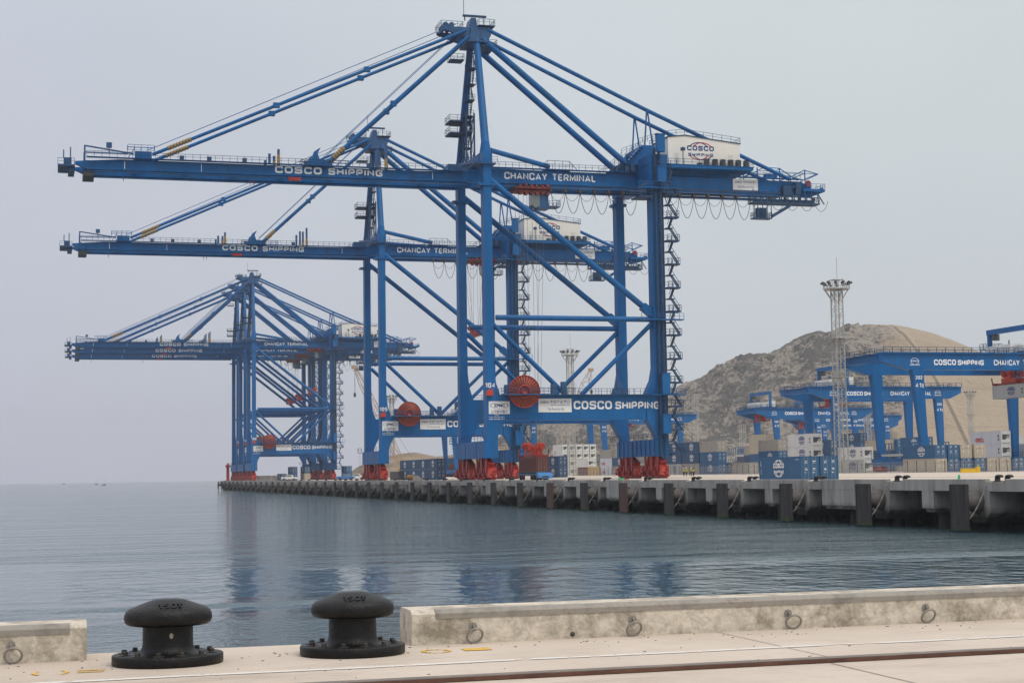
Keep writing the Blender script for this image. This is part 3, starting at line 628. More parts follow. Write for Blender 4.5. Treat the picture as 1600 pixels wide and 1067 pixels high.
        if nm == 'boom':
            l.block('COSCO', (-39.3,-3.685,58.3), 8.8, 1.36, wt=0.26); l.block('SHIPPING', (-29.2,-3.685,58.32), 10.4, 1.3, wt=0.25)
            l.box(-66.9, -66.75, -3.69, -3.66, 58.0, 59.4); l.box(-53, -52.9, -3.69, -3.66, 58.0, 59.4); l.box(-9.0, -8.9, -3.69, -3.66, 58.2, 59.5)
        else:
            l.block('CHANCAY', (5.5,-3.685,58.8), 8.7, 1.4, wt=0.2); l.block('TERMINAL', (15.3,-3.685,58.8), 9.0, 1.4, wt=0.2)
        l.build('lettering', LETTER, bo)
    # gear on the boom
    g = G(); g.box(-65.0, -62.0, -4.2, -2.6, 59.7, 61.3); g.box(-65.0, -62.0, 2.6, 4.2, 59.7, 61.3); g.box(-64.4, -63.6, -2.6, 2.6, 60.3, 60.9)
    box_rail(g, -66.3, -61.5, -4.6, -2.4, 61.3, step=1.2); g.beam((-66.3,-4.6,59.8), (-65,-4.6,61.9), 0.12)
    g.build('stay_anchor', BLUE, C)
    for sy in (-1, 1): g = G(); g.prism([(-33.2,59.7),(-28.2,59.7),(-28.6,60.9),(-30.8,61.2),(-31.2,62.4),(-30.6,63.6),(-31.9,62.7),(-32.4,61.2)], min(sy*2.7, sy*3.5), max(sy*2.7, sy*3.5)); g.build('stay_anchor', BLUE, C)
    g = G(); box_rail(g, -34.5, -25.5, -4.8, -2.4, 59.75, step=1.3); g.build('railing', RAILM, C)
    for x, hgt in ((-38.6, 62.9), (-18.0, 64.6)):
        g = G()
        for dx, dh in ((0, 0), (-1.7, -0.9)):
            for y in (-3.2, 3.2):
                g = G(); g.beam((x+dx,y,60.0), (x+dx,y,hgt+dh), 0.45); po = g.build('latch_post', DBLUE, C)
                if dx == 0: g = G(); g.beam((x,y,59.75), (x,y,61.9), 0.52); g.build('yellow_base', YEL, po)
    g = G()                                              # boom tip gear
    g.box(-78.6, -75.6, -3.8, 3.8, 58.2, 58.5); box_rail(g, -78.6, -75.7, -3.8, 3.8, 58.5, step=1.0)
    g.box(-77.6, -76.2, -3.4, -1.8, 58.5, 59.8); g.box(-77.6, -76.2, 1.8, 3.4, 58.5, 59.8); g.box(-76.8, -75.7, -3.0, 3.0, 57.4, 58.2)
    g.tube((-77.6,-2.9,59.8), (-77.6,-2.9,61.3), 0.12, n=6); g.tube((-76.4,-2.9,59.8), (-76.4,-2.9,61.8), 0.12, n=6)
    g.beam((-73.9,-3.4,59.4), (-73.9,-3.4,62.2), 0.3); g.beam((-73.9,-3.4,62.1), (-65.2,-3.4,60.9), 0.25); g.beam((-73.9,-3.4,60.9), (-66.2,-3.4,60.9), 0.18); g.beam((-73.9,3.4,59.4), (-73.9,3.4,62.2), 0.3)
    g.tube((-69.6,-3.4,60.8), (-69.6,-3.4,62.0), 0.08, n=6); g.box(-70.1, -69.1, -3.8, -3.0, 61.9, 62.8)
    g.build('boom_tip_platform', DBLUE, C)
    g = G(); g.box(-74.2, -72.2, -3.2, 3.2, 56.6, 57.45); g.build('buffer_block', DGREY, C)
    g = G()
    for x in (-67, -43.9, -43.2): g.tube((x,-3.0,55.9), (x,-3.0,56.9), 0.07, n=6)
    g.box(-36.8, -34.4, -3.8, -2.9, 57.0, 57.6); g.build('red_stopper', RED, C)
    # apex head
    g = G(); g.prism([(-1.3,86.2),(2.6,86.2),(3.3,87.4),(3.3,89.0),(-0.6,89.0)], -3.2, 3.2); g.prism([(-0.9,89.01),(1.0,89.01),(0.7,91.2),(-0.3,91.2)], -1.6, 1.6)
    for sy in (-1, 1): g.prism([(-6.4,88.4),(-2.2,87.0),(-1.35,86.5),(-0.75,88.9),(-6.4,88.9)], min(sy*2.0, sy*2.7), max(sy*2.0, sy*2.7))
    g.box(-6.2, -5.6, -2.0, 2.0, 88.4, 88.8); g.box(-3.4, -2.6, -2.0, 2.0, 87.8, 88.6); g.box(-1.5, 2.9, -3.6, 3.6, 85.9, 86.19)
    for y in (-3.21, -1.6, 1.6): g.box(1.2, 1.35, y-0.06, y, 86.3, 88.9)
    for x in (-5.6, -4.4): g.tube((x,-2.0,89.4), (x,2.0,89.4), 0.55, n=12)
    g.build('apex_head', DBLUE, C)
    g = G(); box_rail(g, 0.8, 4.0, -3.6, 3.6, 89.4, step=0.9); box_rail(g, -6.6, -2.2, -2.6, 2.6, 88.9, step=1.0)
    g.box(0.6, 4.1, -3.7, 3.7, 89.2, 89.3); g.box(-1.6, 3.2, -0.2, 0.2, 91.8, 92.2); g.beam((-1.2,0,91.0), (-1.2,0,92.0), 0.2); g.beam((2.6,0,89.3), (2.6,0,92.0), 0.12)
    g.tube((-1.4,0,92.0), (-1.4,0,95.4), 0.06, n=6); g.box(-3.6, -0.8, 2.4, 5.2, 83.6, 83.8); box_rail(g, -3.6, -0.8, 2.4, 5.2, 83.8, step=1.2); g.box(1.2, 4.4, -3.4, 3.4, 85.2, 85.4); box_rail(g, 1.2, 4.4, -3.4, 3.4, 85.4, step=1.1)
    g.build('apex_platform', RAILM, C)
    # tower stairs and platforms
    g = G(); z = 63.6; i = 0
    while z < 83:
        f_ = (z-62.5)/24; yy = 9.9-7.9*f_
        y1 = yy-1.0; y0 = y1-2.6
        g.box(-0.6, 1.2, y0, y1, z-0.12, z); box_rail(g, -0.6, 1.2, y0, y1, z, 'sw', step=1.3)
        a, c = (y0+0.4, y1-0.4) if i % 2 == 0 else (y1-0.4, y0+0.4)
        g.beam((0.2, a, z), (0.2, c, z+3.0), 0.12, 0.3); g.beam((1.0, a, z), (1.0, c, z+3.0), 0.12, 0.3)
        for k in range(9): q = Vector((0.6, a, z)).lerp(Vector((0.6, c, z+3.0)), (k+0.5)/9); g.box(0.2, 1.0, q.y-0.12, q.y+0.12, q.z-0.03, q.z+0.03)
        for k in (a, c): g.beam((0.6, k, z-0.1), (0.6, k, z+3), 0.1)
        z += 3.0; i += 1
    for z in (69.2, 71.6): g.box(-3.4, 1.2, 4.4, 8.6, z, z+0.3); box_rail(g, -3.4, 1.2, 4.4, 8.6, z+0.3, step=1.2)
    for x in (-0.5, 1.1):
        for y in (2.5, 5.2): g.beam((x,y,62.5), (x,y,73), 0.3)
    for z in (62.5, 66, 69.5): g.beam((-0.5,2.5,z), (-0.5,5.2,z+3.5), 0.16); g.beam((1.1,5.2,z), (1.1,2.5,z+3.5), 0.16)
    g.build('tower_stairs', RAILM, C)
    g = G(); g.box(-5.6, -1.2, 5.0, 11.2, 60.4, 60.7); box_rail(g, -5.6, -1.2, 5.0, 11.2, 60.7, step=1.3); g.box(-2.6, 1.6, -11.8, -8.6, 60.05, 60.3); box_rail(g, -3.2, 1.8, -12.0, -8.6, 60.3, 'sw', step=1.3)
    g.box(-4.6, -3.2, 4.4, 6.2, 60.75, 62.2); g.box(-6.0, -3.2, -4.4, -2.4, 60.0, 61.2); g.prism([(-9.2, 60.6), (9.2, 63.2), (9.2, 63.6), (-9.2, 61.0)], -2.2, -1.4, 'x')
    for k in range(18): yk = -8.8+k; g.beam((-1.8, -yk, 60.8+(9-yk)*0+ (yk+9)*0.14), (-1.8, -yk, 62.0+(yk+9)*0.14), 0.07)
    g.build('hinge_platform', DBLUE, C)
    # landside head: haunch under the machinery house
    g = G()
    for sy in (-1, 1): g.prism([(26.5,60.76),(36.8,60.76),(36.8,66.6),(34.0,66.6),(30.4,62.4)], min(sy*2.6, sy*4.4), max(sy*2.6, sy*4.4))
    g.box(33.0, 36.6, -11.1, 11.1, 58.2, 61.6); g.box(33.5, 36.5, -4.25, 4.25, 63.0, 66.3); g.box(32.9, 36.7, -11.2, -5, 61.6, 63.4); g.build('landside_head', BLUE, C)
    g = G(); g.box(29.5, 33.6, -4.7, 4.7, 62.4, 62.55)
    g.rail((27.2,-4.6,61.0), (33.0,-4.6,65.8), step=1.0); g.rail((27.2,4.6,61.0), (33.0,4.6,65.8), step=1.0); g.rail((33,-4.8,66.6), (37.2,-4.8,68.0), step=1.0); g.rail((33.0,4.7,66.6), (38.2,4.7,68.4), step=1.0)
    for i in range(10): g.box(28.0+i*0.62, 28.5+i*0.62, -5.4, -4.5, 60.9+i*0.55, 61.0+i*0.55)
    for x, y, z in ((30.5,-4.9,60.8), (31.6,-5.1,61.0), (28.6,-4.8,60.8)): g.box(x-0.4, x+0.4, y-0.3, y+0.3, z, z+1.3)
    g.box(30.2, 33.0, -12.6, -8.4, 54.6, 54.9); box_rail(g, 30.2, 33.0, -12.6, -8.4, 54.9, step=1.1); g.beam((29.5,-10,54.4), (35,-10,56.8), 0.4)
    g.build('head_platform', RAILM, C)
    # machinery house
    g = G(); g.prism([(39.4,62.72),(55.0,62.72),(55.0,67.5),(43.0,68.75),(39.4,68.3)], -5.0, 5.0); mh = g.build('machinery_house', WHITE, C)
    g = G(); g.prism([(39.2,68.32),(43.0,68.78),(55.2,67.52),(55.2,67.68),(43.0,68.95),(39.2,68.5)], -5.15, 5.15)
    for y in (-5.1, 5.1): g.rail((39.3,y,68.45), (43,y,68.9), h=1.15, step=1.3); g.rail((43,y,68.9), (55.1,y,67.62), h=1.15, step=1.75)
    g.rail((55.1,-5.1,67.62), (55.1,5.1,67.62), step=1.7); g.rail((39.3,-5.1,68.45), (39.3,5.1,68.45), step=1.7); g.build('roof_railing', RAILM, mh)
    g = G(); g.box(40.7, 41.6, -5.02, -5.003, 62.8, 65.2); g.box(52.4, 53.5, -5.02, -5.003, 62.8, 65.2); g.build('door', mat_door, mh)
    emblem(mh, (46.4,-5.02,65.7), (1,0,0), (0,0,1), 5.0, 3.9, BLETTER, RLETTER)
    g = G(); g.box(37.0, 57.2, -6.6, 5.6, 61.9, 62.5); g.box(37.0, 53.0, -4.2, -3.0, 61.2, 61.9); g.box(37.0, 53.0, 3.0, 4.2, 61.2, 61.9); g.box(50.2, 52.8, -3.6, -2.7, 60.7, 61.2); g.prism([(48.6,60.75),(50.2,60.75),(54.0,61.9),(51.6,61.9)], -3.6, -2.7)
    g.box(36.6, 57.4, -6.7, 5.7, 62.503, 62.6); g.build('house_floor', BLUE, C)
    g = G(); g.rail((37.2,-6.5,62.6), (57.2,-6.5,62.6), step=1.6); g.rail((57.2,-6.5,62.6), (57.2,5.4,62.6), step=1.6); g.tube((42.0,-6.4,62.6), (42.0,-6.4,66.2), 0.09, n=6); g.box(41.6, 42.4, -6.7, -6.1, 65.4, 66.0)
    for i in range(8): g.box(37.2, 39.0, -7.2, -6.7, 57.5+i*0.7, 57.6+i*0.7)
    g.beam((37.2,-7.2,57), (37.2,-7.2,63.2), 0.1); g.beam((39.0,-7.2,57), (39.0,-7.2,63.2), 0.1); g.build('floor_railing', RAILM, C)
    for i, x in enumerate((47.3, 49.1, 50.8, 52.5, 54.2, 55.9)):
        g = G(); g.box(x-0.45, x+0.45, -6.35, -5.45, 62.6, 63.8 if i else 63.9); g.box(x-0.5, x+0.5, -6.4, -5.4, 63.91, 63.96); g.build('cooler_unit', DGREY, C)
    g = G(); g.box(45.3, 46.2, -6.35, -5.4, 62.6, 63.1); g.build('cooler_unit', DGREY, C)
    g = G(); g.box(53.9, 59.4, -3.69, -3.66, 58.35, 60.6); sg = g.build('sign_panel', SIGNW, C)
    g = G(); g.text('COSCO', (54.3,-3.705,59.75), 1.5, 0.4); g.text('中远海运港口', (56.2,-3.705,59.8), 2.9, 0.45, bold=0.0); g.text('The Ports for ALL', (55.0,-3.705,58.75), 3.6, 0.5, bold=0); g.build('lettering', BLETTER, sg)
    # rear end gear
    g = G()
    for sy in (-1, 1):
        y = sy*3.4
        for x, hgt in ((59.5, 2.6), (64.5, 2.7), (70.2, 2.4)): g.beam((x,y,60.6), (x,y,60.6+hgt), 0.2)
        g.beam((57.6,y,61.5), (61.2,y,63.4), 0.16); g.beam((61.2,y,63.3), (64.5,y,63.2), 0.14); g.beam((62.2,y,61.2), (64.5,y,63.2), 0.16); g.beam((64.5,y,63.2), (68.5,y,60.8), 0.16); g.beam((67.0,y,61.5), (70.2,y,63.1), 0.18); g.beam((70.2,y,63.0), (73.2,y,62.3), 0.16); g.beam((73.2,y,62.3), (70.4,y,61.0), 0.16); g.beam((59.5,y,62.6), (73.2,y,62.3), 0.1)
    for x in (59.5, 64.5, 70.2, 73.2): g.beam((x,-3.4,62.4), (x,3.4,62.4), 0.14)
    g.box(69.5, 74.5, -3.8, 3.8, 58.6, 59.1); box_rail(g, 69.5, 74.5, -3.8, 3.8, 59.1, step=1.0); g.prism([(69.5,58.6),(74.5,58.6),(71.5,57.6),(69.5,57.4)], -2.8, -2.2); g.box(70.0, 72.0, -2.5, 2.5, 59.1, 60.4); g.tube((74.4,-2.6,59.2), (74.4,2.6,59.2), 0.5, n=10)
    g.box(60.8, 63.4, -4.6, -3.7, 60.8, 61.8); g.build('rear_end_frame', BLUE, C)
    g = G(); g.tube((71.2,-2.9,60.4), (71.2,-2.5,60.4), 0.65, n=14); g.build('red_sheave', RED, C)
    g = G()
    g.box(57.6, 72.4, -5.4, -2.6, 55.55, 55.8); box_rail(g, 57.6, 72.4, -5.4, -2.6, 55.8, step=0.7)
    for k in range(11): x = 57.8+k*1.44; g.beam((x,-5.35,55.6), (x,-4.8,58.4), 0.18); g.beam((x,-2.7,55.6), (x,-2.9,57.4), 0.14)
    g.box(57.8, 72.2, -5.45, -5.3, 56.9, 57.05); g.box(58.5, 71.5, -4.6, -3.2, 55.81, 56.5); g.beam((65.2,-4.9,58.2), (68.6,-4.9,60.2), 0.3); g.box(64.4, 66.2, -5.2, -4.0, 57.2, 59.4); g.box(67.2, 68.4, -5.2, -4.2, 57.6, 60.0)
    g.box(57.6, 61.6, -5.4, -3.6, 52.3, 52.5); box_rail(g, 57.6, 61.6, -5.4, -3.6, 52.5, step=0.6)
    for x in (57.7, 58.5, 59.6, 60.6, 61.5): g.beam((x,-5.3,52.4), (x,-5.3,55.6), 0.14)
    g.box(58.6, 60.6, -5.0, -3.8, 52.51, 54.6); g.beam((61.6,-5.0,52.8), (65.8,-5.0,55.2), 0.4, 0.6); g.beam((57.8,-5.3,52.5), (61.4,-5.3,55.4), 0.1); g.beam((72.0,-5.0,58.2), (73.6,-5.0,55.7), 0.18)
    for i in range(9): g.box(57.3, 57.9, -5.5, -5.41, 52.4+i*0.36, 52.46+i*0.36)
    g.build('service_platform', RAILM, C)
    # lift shaft and zigzag stairs on the landside leg
    g = G()
    for x in (33.75, 34.75):
        for y in (-12.0, -11.25): g.beam((x,y,4.5), (x,y,64.5), 0.22)
    z = 5.0
    while z < 64: g.beam((33.75,-12.0,z), (34.75,-12.0,z), 0.16); g.beam((34.75,-12.0,z), (34.75,-11.25,z), 0.12); z += 1.05
    g.box(35.2, 35.75, -11.0, -10.2, 4.5, 58.0); g.build('lift_shaft', RAILM, C)
    for z0, z1 in ((63.6, 67.0), (57.6, 60.6), (16.2, 20.2), (8.6, 12.2)):
        g = G(); g.box(33.9, 35.5, -13.2, -12.1, z0, z1); g.box(33.7, 35.7, -13.3, -12.05, z1+0.003, z1+0.12)
        g.build('lift_landing', BLUE, C)
    g = G(); z = 4.8; i = 0
    while z < 56:
        g.box(35.9, 38.5, -12.2, -10.4, z-0.3, z); box_rail(g, 35.9, 38.5, -12.2, -10.4, z, 'sen', step=0.8)
        g.box(35.8, 37.2, -12.2, -10.4, z+2.2, z+2.36)
        for y in (-12.15, -11.4): g.beam((38.2,y,z), (36.7,y,z+2.3), 0.1, 0.22)
        for y in (-11.25, -10.45): g.beam((36.7,y,z+2.3), (37.6,y,z+4.6), 0.1, 0.22)
        for k in range(7): g.box(36.75+(6-k)*0.21, 36.95+(6-k)*0.21, -12.1, -11.4, z+0.2+k*0.31, z+0.24+k*0.31); g.box(36.75+k*0.12, 36.95+k*0.12, -11.2, -10.5, z+2.5+k*0.3, z+2.54+k*0.3)
        g.beam((36.7,-12.2,z+3.2), (38.2,-12.2,z+0.9), 0.08); g.beam((36.7,-10.4,z+3.3), (37.6,-10.4,z+5.5), 0.08)
        g.beam((34.9,-10.5,z-0.2), (38.4,-10.5,z-0.2), 0.22); z += 4.62; i += 1
    g.build('stair_tower', RAILM, C)
    for zz in (33.0-2.2, 16.2, 56.6):
        g = G(); g.box(30.0 if zz > 20 else 32, 38.8, -12.8, -11.2, zz-0.2, zz); g.rail((30.0 if zz > 20 else 32,-12.8,zz), (38.8,-12.8,zz), step=0.9); g.build('landing', BLUE, C)
    # cable reel with radial ribs
    g = G(); g.lathe([(0.5,-0.35),(3.0,-0.35),(3.0,-0.25),(0.6,-0.1)], 40, (6.2,-12.6,16.7), axis='y'); g.lathe([(0.6,0.1),(3.0,0.25),(3.0,0.35),(0.5,0.35)], 40, (6.2,-12.6,16.7), axis='y'); g.lathe([(2.6,-0.2),(2.6,0.2)], 40, (6.2,-12.6,16.7), axis='y')
    re_ = g.build('cable_reel', REEL, C)
    g = G()
    for i in range(30): t0 = 2*math.pi*i/30; g.beam((6.2+0.75*math.cos(t0),-12.99,16.7+0.75*math.sin(t0)), (6.2+3.05*math.cos(t0),-12.99,16.7+3.05*math.sin(t0)), 0.10, 0.2, up=(0,1,0))
    g.build('reel_rib', mat_rib, re_)
    g = G(); g.ring((6.2,-13.05,16.7), 1.15, 0.12, n=26); g.ring((6.2,-13.0,16.7), 3.02, 0.07, n=44); g.lathe([(0.85,-0.62),(0.85,-0.36)], 20, (6.2,-12.6,16.7), axis='y'); g.lathe([(0.5,-0.8),(0.5,-0.6),(0,-0.6)], 16, (6.2,-12.6,16.7), axis='y'); g.build('reel_hub', ORANGE, re_)
    g = G(); g.box(1.6, 11.6, -13.9, -13.0, 16.0, 16.25); g.rail((1.4,-13.9,16.25), (11.6,-13.9,16.25), step=1.0); g.box(2.6, 4.0, -12.6, -11.4, 16.3, 18.0); g.rail((1.6,-11.3,16.25), (30,-11.3,16.25), step=1.1)
    g.box(11.8, 12.8, -12.2, -11.3, 16.3, 18.2); g.box(13.8, 14.8, -12.2, -11.3, 16.3, 18.6); g.box(24.2, 27.2, -12.2, -11.3, 16.3, 17.2); g.box(25.0, 26, -12.2, -11.3, 17.2, 18.6); g.build('reel_platform', DBLUE, C)
    # signs and lettering on the near frame
    g = G(); g.box(-0.35, 3.75, -11.21, -11.17, 12.55, 14.95); s1 = g.build('sign_panel', SIGNW, C)
    g = G(); g.text('ZPMC', (0.6,-11.225,13.85), 2.2, 0.62, bold=0.05); g.text('上海振华重工', (0.0,-11.225,12.7), 3.4, 0.62, bold=0.01); 
    for i in range(28):
        t0, t1 = 2*math.pi*i/28, 2*math.pi*(i+1)/28
        g.add([(1.7+1.75*k*math.cos(t_), -11.225, 14.15+0.62*k*math.sin(t_)) for t_, k in ((t0,0.93),(t0,1),(t1,1),(t1,0.93))], [(0,1,2,3)])
    g.build('lettering', BLETTER, s1)
    g = G(); g.box(9.4, 16.0, -11.21, -11.17, 12.85, 15.45); s2 = g.build('sign_panel', SIGNW, C)
    g = G(); g.text('COSCO', (9.75,-11.225,14.55), 1.7, 0.42, bold=0.04); g.text('中远海运港口', (11.7,-11.225,14.5), 3.9, 0.66, bold=0.01); g.text('COSCO SHIPPING Ports', (11.7,-11.225,14.1), 3.9, 0.22); g.text('The Ports for ALL', (11.2,-11.225,13.2), 3.4, 0.5, bold=0); g.build('lettering', BLETTER, s2)
    g = G(); g.block('COSCO', (16.5,-11.18,13.4), 7.6, 1.6, wt=0.22); g.block('SHIPPING', (24.9,-11.18,13.42), 9.0, 1.46, wt=0.22)
    g.text('S.W.L', (0.8,-11.18,12.2), 0.9, 0.22); g.text('Under Spreader 65 T', (-0.3,-11.18,11.85), 3.0, 0.24); g.text('Under Hook Beam 75 T', (-0.3,-11.18,11.5), 3.0, 0.24); g.build('lettering', LETTER, C)
    g = G(); g.prism([(-0.9,16.0),(0.4,16.0),(0.4,17.2),(-0.2,17.2),(-0.9,16.7)], -11.9, -11.18); g.build('red_box', ORANGE, C)
    # festoon loops below the rear girder
    g = G()
    def loops(x0, x1, n_, y, drop, r_):
        for i in range(n_):
            a, c = x0+(x1-x0)*i/n_, x0+(x1-x0)*(i+1)/n_
            g.path([(a+(c-a)*k/10, y, 56.6-drop*(1-(2*k/10-1)**2)**0.8) for k in range(11)], r_, 5)
            g.beam((a,y,56.5), (a,y,57.2), 0.4, 0.5)
    loops(14.8, 32.9, 6, -4.2, 4.3, 0.06); loops(14.8, 32.9, 6, -3.6, 1.7, 0.04); loops(38.8, 57.5, 6, -4.2, 4.5, 0.06); loops(38.8, 57.5, 6, -3.6, 1.8, 0.04); loops(62, 75, 4, -4.0, 2.2, 0.05)
    g.build('festoon_cable', CABLE, C)
    g = G(); g.box(37.4, 38.1, -3.95, -3.66, 56.6, 58.9); g.build('red_stopper', RED, C)
    # walkway hoops on the girder
    g = G()
    for y in (-4.6, 4.6):
        g.beam((12.2,y,60.7), (14.0,y,62.6), 0.09); g.beam((14.0,y,62.6), (18.6,y,62.6), 0.09); g.beam((18.6,y,62.6), (20.4,y,60.7), 0.09); g.box(13.6, 19.2, min(y, y*0.55), max(y, y*0.55), 60.9, 61.0)
        for x in (14.0, 15.6, 17.2, 18.6): g.beam((x,y,60.7), (x,y,62.6), 0.07)
        g.beam((13,y,61.7), (19.6,y,61.7), 0.06)
    g.build('crossover_platform', RAILM, C)
    return C
mat_door = mat('door_paint', (0.66, 0.64, 0.58), 0.5); mat_rib = mat('rib_dark', (0.075, 0.014, 0.010), 0.6)

TROL = mat('trolley_red', (0.20, 0.022, 0.018), 0.6, var=0.35, scale=1.2, dirt=(0.05, 0.015, 0.015), dscale=0.9, damt=0.8)
def make_trolley(par, x):
    g = G(); g.box(x, x+6.6, -2.4, 2.4, 57.0, 57.9); g.box(x-0.8, x+6.4, -4.3, -3.9, 57.0, 57.35); g.box(x, x+6.0, -3.75, -2.4, 56.3, 56.78)
    for k in range(6): g.box(x+k*1.1, x+k*1.1+0.45+0.12*(k%3), -4.4, -3.7, 57.352, 57.75+0.15*(k%2)); g.box(x+k*1.1+0.2, x+k*1.1+0.8, -4.0, -2.6, 55.95-0.1*(k%2), 56.295)
    tr = g.build('trolley', TROL, par)
    g = G(); g.box(x+4.4, x+6.2, -3.4, -0.9, 53.6, 56.5); g.box(x+4.0, x+6.4, -3.6, -0.7, 53.2, 53.6); g.box(x+6.3, x+8.6, -3.6, -0.7, 53.6, 53.75); box_rail(g, x+6.3, x+8.6, -3.6, -0.7, 53.75, step=0.7); g.beam((x+5,-2,56.4), (x+5,-2,57.2), 0.5); g.beam((x+6.2,-2,56.4), (x+6.2,-2,57.2), 0.5)
    cb = g.build('operator_cab', DBLUE, tr)
    g = G(); g.box(x+2.9, x+4.395, -3.4, -0.9, 54.0, 56.2); g.prism([(x+2.9,53.99),(x+4.395,53.99),(x+4.395,53.5),(x+3.5,53.4)], -3.4, -0.9); g.build('cab_window', GLASS, tr)
    return tr
def make_spreader(name, label, x, y, z, cont=False):
    s = thing(name, label, 'spreader', (x, y, z), 0, 'red spreaders hung under the cranes')
    g = G(); g.box(-0.9, 0.9, -3.2, 3.2, 0.0, 0.45); g.box(-0.35, 0.35, -6.0, 6.0, 0.05, 0.4)
    for sy in (-1, 1): g.box(-1.2, 1.2, min(sy*5.75, sy*6.1), max(sy*5.75, sy*6.1), 0, 0.5)
    for sx in (-1, 1):
        for sy in (-1, 1): g.beam((sx*1.15, sy*5.9, 0.1), (sx*1.28, sy*6.1, 1.7), 0.2)
    g.build('telescopic_frame', RED, s)
    g = G(); g.box(-1.1, 1.1, -2.6, 2.6, 0.46, 1.3); g.box(-1.5, 1.5, -1.2, 1.2, 1.31, 1.7)
    for sx in (-1, 1):
        for sy in (-1, 1): g.lathe([(0.3,-0.22),(0.72,-0.22),(0.72,0.22),(0.3,0.22)], 16, (sx*1.3, sy*1.2, 2.25), axis='y'); g.box(sx*1.3-0.3, sx*1.3+0.3, sy*1.2-0.35, sy*1.2+0.35, 1.5, 2.5)
    g.box(-0.7, 0.7, -1.5, 1.5, 1.7, 2.3); g.build('headblock', ORANGE, s)
    return s

def rope_part(par, x0, x1, zlow, n=4):
    g = G()
    for i in range(n):
        for sy in (-1, 1): xx = x0+(x1-x0)*i/(n-1); g.tube((xx, sy*1.3, 56.6), (x0+(x1-x0)*(0.32 if i < n/2 else 0.68), sy*1.2, zlow), 0.035, n=5, cap=False)
    return g.build('hoist_rope', ROPE, par)

proto = make_crane()
specs = [((78.0, 300.4), '104', 'largest and nearest blue quay crane, marked 104, lowering a brown container', 8.3, None),
         ((78.4, 405.2), '105', 'blue quay crane marked 105, second nearest, seen behind crane 104', 25.2, 37.6),
         ((80.6, 700.0), '106', 'front one of the three blue quay cranes bunched at the far pier end', 24.6, 37.6),
         ((80.8, 734.0), '107', 'middle one of the three blue quay cranes bunched together at the far pier end', 24.0, 36.6),
         ((81.0, 766.0), '108', 'rearmost blue quay crane of the far trio, closest to the red beacon', 24.0, 36.4)]
cranes = []
for i, ((x, y), num, lab, tx, sz) in enumerate(specs):
    c = proto if i == 0 else dup(proto, (0, 0, 0))
    c.location = (x, y, DECK); c['label'] = lab; cranes.append(c)
for (c, ((x, y), num, lab, tx, sz)) in zip(cranes, specs):
    make_trolley(c, tx)
    g = G(); g.block(num, (-0.95, -11.18, 17.5), 1.9, 0.95, wt=0.2); g.build('number', LETTER, c)
    if sz is None: rope_part(c, tx+0.6, tx+6.0, 6.9)
    else:
        rope_part(c, tx-0.6, tx+4.6, sz+2.2)
        s_ = make_spreader('spreader', {'105': 'red spreader hanging empty below the trolley of crane 105', '106': 'red spreader hanging empty, nearest of those under the far trio of cranes', '107': 'red spreader hanging empty under the middle crane of the far trio', '108': 'red spreader hanging empty under the rearmost far crane'}[num], x+tx+2.0, y, DECK+sz)
sp_ = make_spreader('spreader', 'red spreader and headblock gripping the brown container below crane 104', 78+11.6, 300.4, DECK+4.42)

# ------------------------------------------------------------------ containers (local: x across, y along, origin at the near seaward bottom corner)
CCOL = {'blue': (0.022, 0.105, 0.225), 'navy': (0.020, 0.075, 0.165), 'cream': (0.46, 0.40, 0.30), 'grey': (0.42, 0.42, 0.40), 'stone': (0.33, 0.31, 0.265),
        'white': (0.66, 0.66, 0.63), 'brown': (0.155, 0.047, 0.032), 'yellow': (0.55, 0.37, 0.14), 'dark grey': (0.06, 0.062, 0.066), 'pale': (0.55, 0.57, 0.60)}
CM = {k: mat(k.replace(' ', '_')+'_container_paint', v, 0.5, var=0.09, scale=0.5, streak=True, dirt=tuple(x*0.6+0.02 for x in v), dscale=0.4, damt=0.45) for k, v in CCOL.items()}
def cont_body(L, H, col, reefer):
    W = 2.44; g = G(); e_ = 0.14
    for x0 in (0, W-e_):
        for y0 in (0, L-e_): g.box(x0, x0+e_, y0, y0+e_, 0, H)
        g.box(x0+0.02, x0+e_-0.02, e_, L-e_, 0.01, 0.16); g.box(x0+0.03, x0+e_-0.03, e_, L-e_, H-0.11, H-0.01)
    for y0 in (0.01, L-e_+0.01):
        for z0, z1 in ((0.01, 0.15), (H-0.13, H-0.01)): g.box(e_, W-e_, y0, y0+e_-0.02, z0, z1)
    for x0, sg in ((0.05, 1), (W-0.05, -1)):              # corrugated long walls
        p = 0.28 if not reefer else 0.9; n = int((L-2*e_)/p); dpt = 0.045*sg if not reefer else 0.012*sg; ys_ = []
        for i in range(n):
            y = e_+(L-2*e_)*i/n; q = (L-2*e_)/n
            ys_ += [(y, 0), (y+q*0.25, 0), (y+q*0.5, dpt), (y+q*0.75, dpt)]
        ys_.append((L-e_, 0))
        vs = [(x0+d_, y, 0.16) for y, d_ in ys_]+[(x0+d_, y, H-0.11) for y, d_ in ys_]; m = len(ys_)
        g.add(vs, [(i, i+1, m+i+1, m+i) for i in range(m-1)])
    g.add([(0.03,0.03,H-0.02),(W-0.03,0.03,H-0.02),(W-0.03,L-0.03,H-0.02),(0.03,L-0.03,H-0.02)], [(0,1,2,3)])
    g.add([(e_,L-0.05,0.1),(W-e_,L-0.05,0.1),(W-e_,L-0.05,H-0.1),(e_,L-0.05,H-0.1)], [(0,1,2,3)])
    return g
_cc = {}
BARM = mat('locking_bar_steel', (0.30, 0.32, 0.33), 0.5, metal=0.3)
